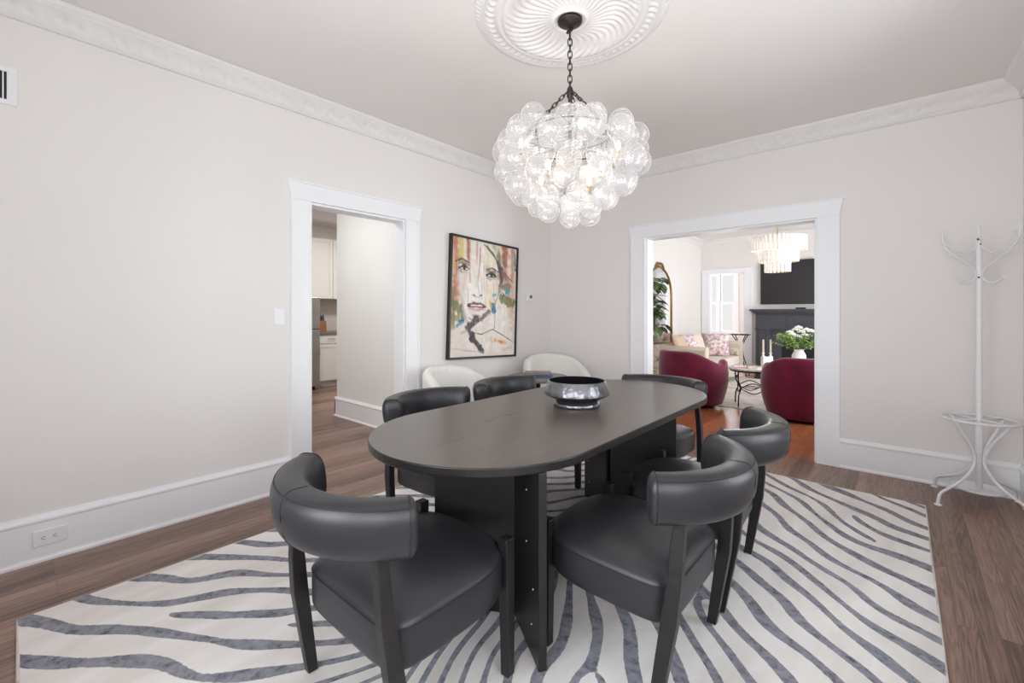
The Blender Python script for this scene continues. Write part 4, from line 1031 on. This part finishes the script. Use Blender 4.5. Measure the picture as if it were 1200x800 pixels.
# ------------------------------------------------------------------ light
world = bpy.data.worlds.new('sky'); SC.world = world; world.use_nodes = True
nt = world.node_tree; bg = nt.nodes['Background']
tc = nt.nodes.new('ShaderNodeTexCoord'); sp = nt.nodes.new('ShaderNodeSeparateXYZ'); rp = nt.nodes.new('ShaderNodeValToRGB')
rp.color_ramp.elements[0].position = .45; rp.color_ramp.elements[0].color = (1,.98,.96,1); rp.color_ramp.elements[1].position = .9; rp.color_ramp.elements[1].color = (.75,.86,1,1)
mr = nt.nodes.new('ShaderNodeMapRange'); mr.inputs[1].default_value = -1
nt.links.new(tc.outputs['Generated'], sp.inputs[0]); nt.links.new(sp.outputs[2], mr.inputs[0]); nt.links.new(mr.outputs[0], rp.inputs[0]); nt.links.new(rp.outputs[0], bg.inputs[0])
bg.inputs[1].default_value = 2.2
def area(name, loc, rot, sx, sy, power, col=(1,1,1)):
    l = bpy.data.lights.new(name, 'AREA'); l.shape = 'RECTANGLE'; l.size = sx; l.size_y = sy; l.energy = power; l.color = col
    o = bpy.data.objects.new(name, l); COL.objects.link(o); o.location = loc; o.rotation_euler = rot; return o
DAY = (.955,.99,1.02)
UP = math.radians(24)
for k, (a, c, z0, z1) in enumerate(WR): area('daylight_fill', (W+T+.12,(a+c)/2,(z0+z1)/2), (0,PI/2+UP,0), z1-z0, c-a, 80, DAY)
for k, (a, c, z0, z1) in enumerate(WRL): area('daylight_fill', (W+T+.12,(a+c)/2,(z0+z1)/2), (0,PI/2+UP,0), z1-z0, c-a, 262, DAY)
for k, (a, c, z0, z1) in enumerate(WF): area('daylight_fill', ((a+c)/2,FY-T-.12,(z0+z1)/2), (PI/2+UP,0,0), c-a, z1-z0, 110, DAY)
area('daylight_fill', (-.5,8.99,1.6), (-PI/2,0,0), .8, 1.6, 170, DAY)
area('daylight_fill', (-2.66,7.1,1.6), (0,-PI/2,0), 1.6, 1.2, 190, DAY)  # lamp outside the added sunroom window, lights the sunroom's right wall
area('kitchen_hall_fill', (-3.0,-.7,CH-.02), (0,0,0), .5, .5, 110, (1,.97,.93))  # unseen lamp without a fixture, added to brighten the kitchen
area('kitchen_hall_fill', (-1.3,-3.1,CH-.02), (0,0,0), .5, .5, 78, (.96,.99,1.0))  # unseen lamp without a fixture, added to brighten the hall wall
def point(name, loc, power, r, col):
    l = bpy.data.lights.new(name, 'POINT'); l.energy = power; l.shadow_soft_size = r; l.color = col
    o = bpy.data.objects.new(name, l); COL.objects.link(o); o.location = loc
point('chandelier_light', (CX,CY,2.12), 20, .06, (1,.87,.70))
point('tier_light', (2.06,2.76,2.3), 12, .05, (1,.88,.72))

# ------------------------------------------------------------------ camera
cam = bpy.data.cameras.new('camera'); co = bpy.data.objects.new('camera', cam); COL.objects.link(co); SC.camera = co
cam.sensor_width = 36; cam.lens = 525/1200*36; cam.shift_y = -33/1200; cam.clip_start = .02
co.location = (3.4185,-4.6918,1.30); co.rotation_euler = (PI/2, 0, math.atan(456/525.))
SC.view_settings.view_transform = 'Standard'; SC.view_settings.look = 'None'; SC.view_settings.gamma = 1
SC.view_settings.use_curve_mapping = False; SC.view_settings.exposure = -1.32
SC.cycles.max_bounces = 14; SC.cycles.transparent_max_bounces = 40; SC.cycles.diffuse_bounces = 8
SC.cycles.sample_clamp_indirect = 6; SC.cycles.caustics_reflective = False; SC.cycles.caustics_refractive = False
SC.cycles.use_denoising = True
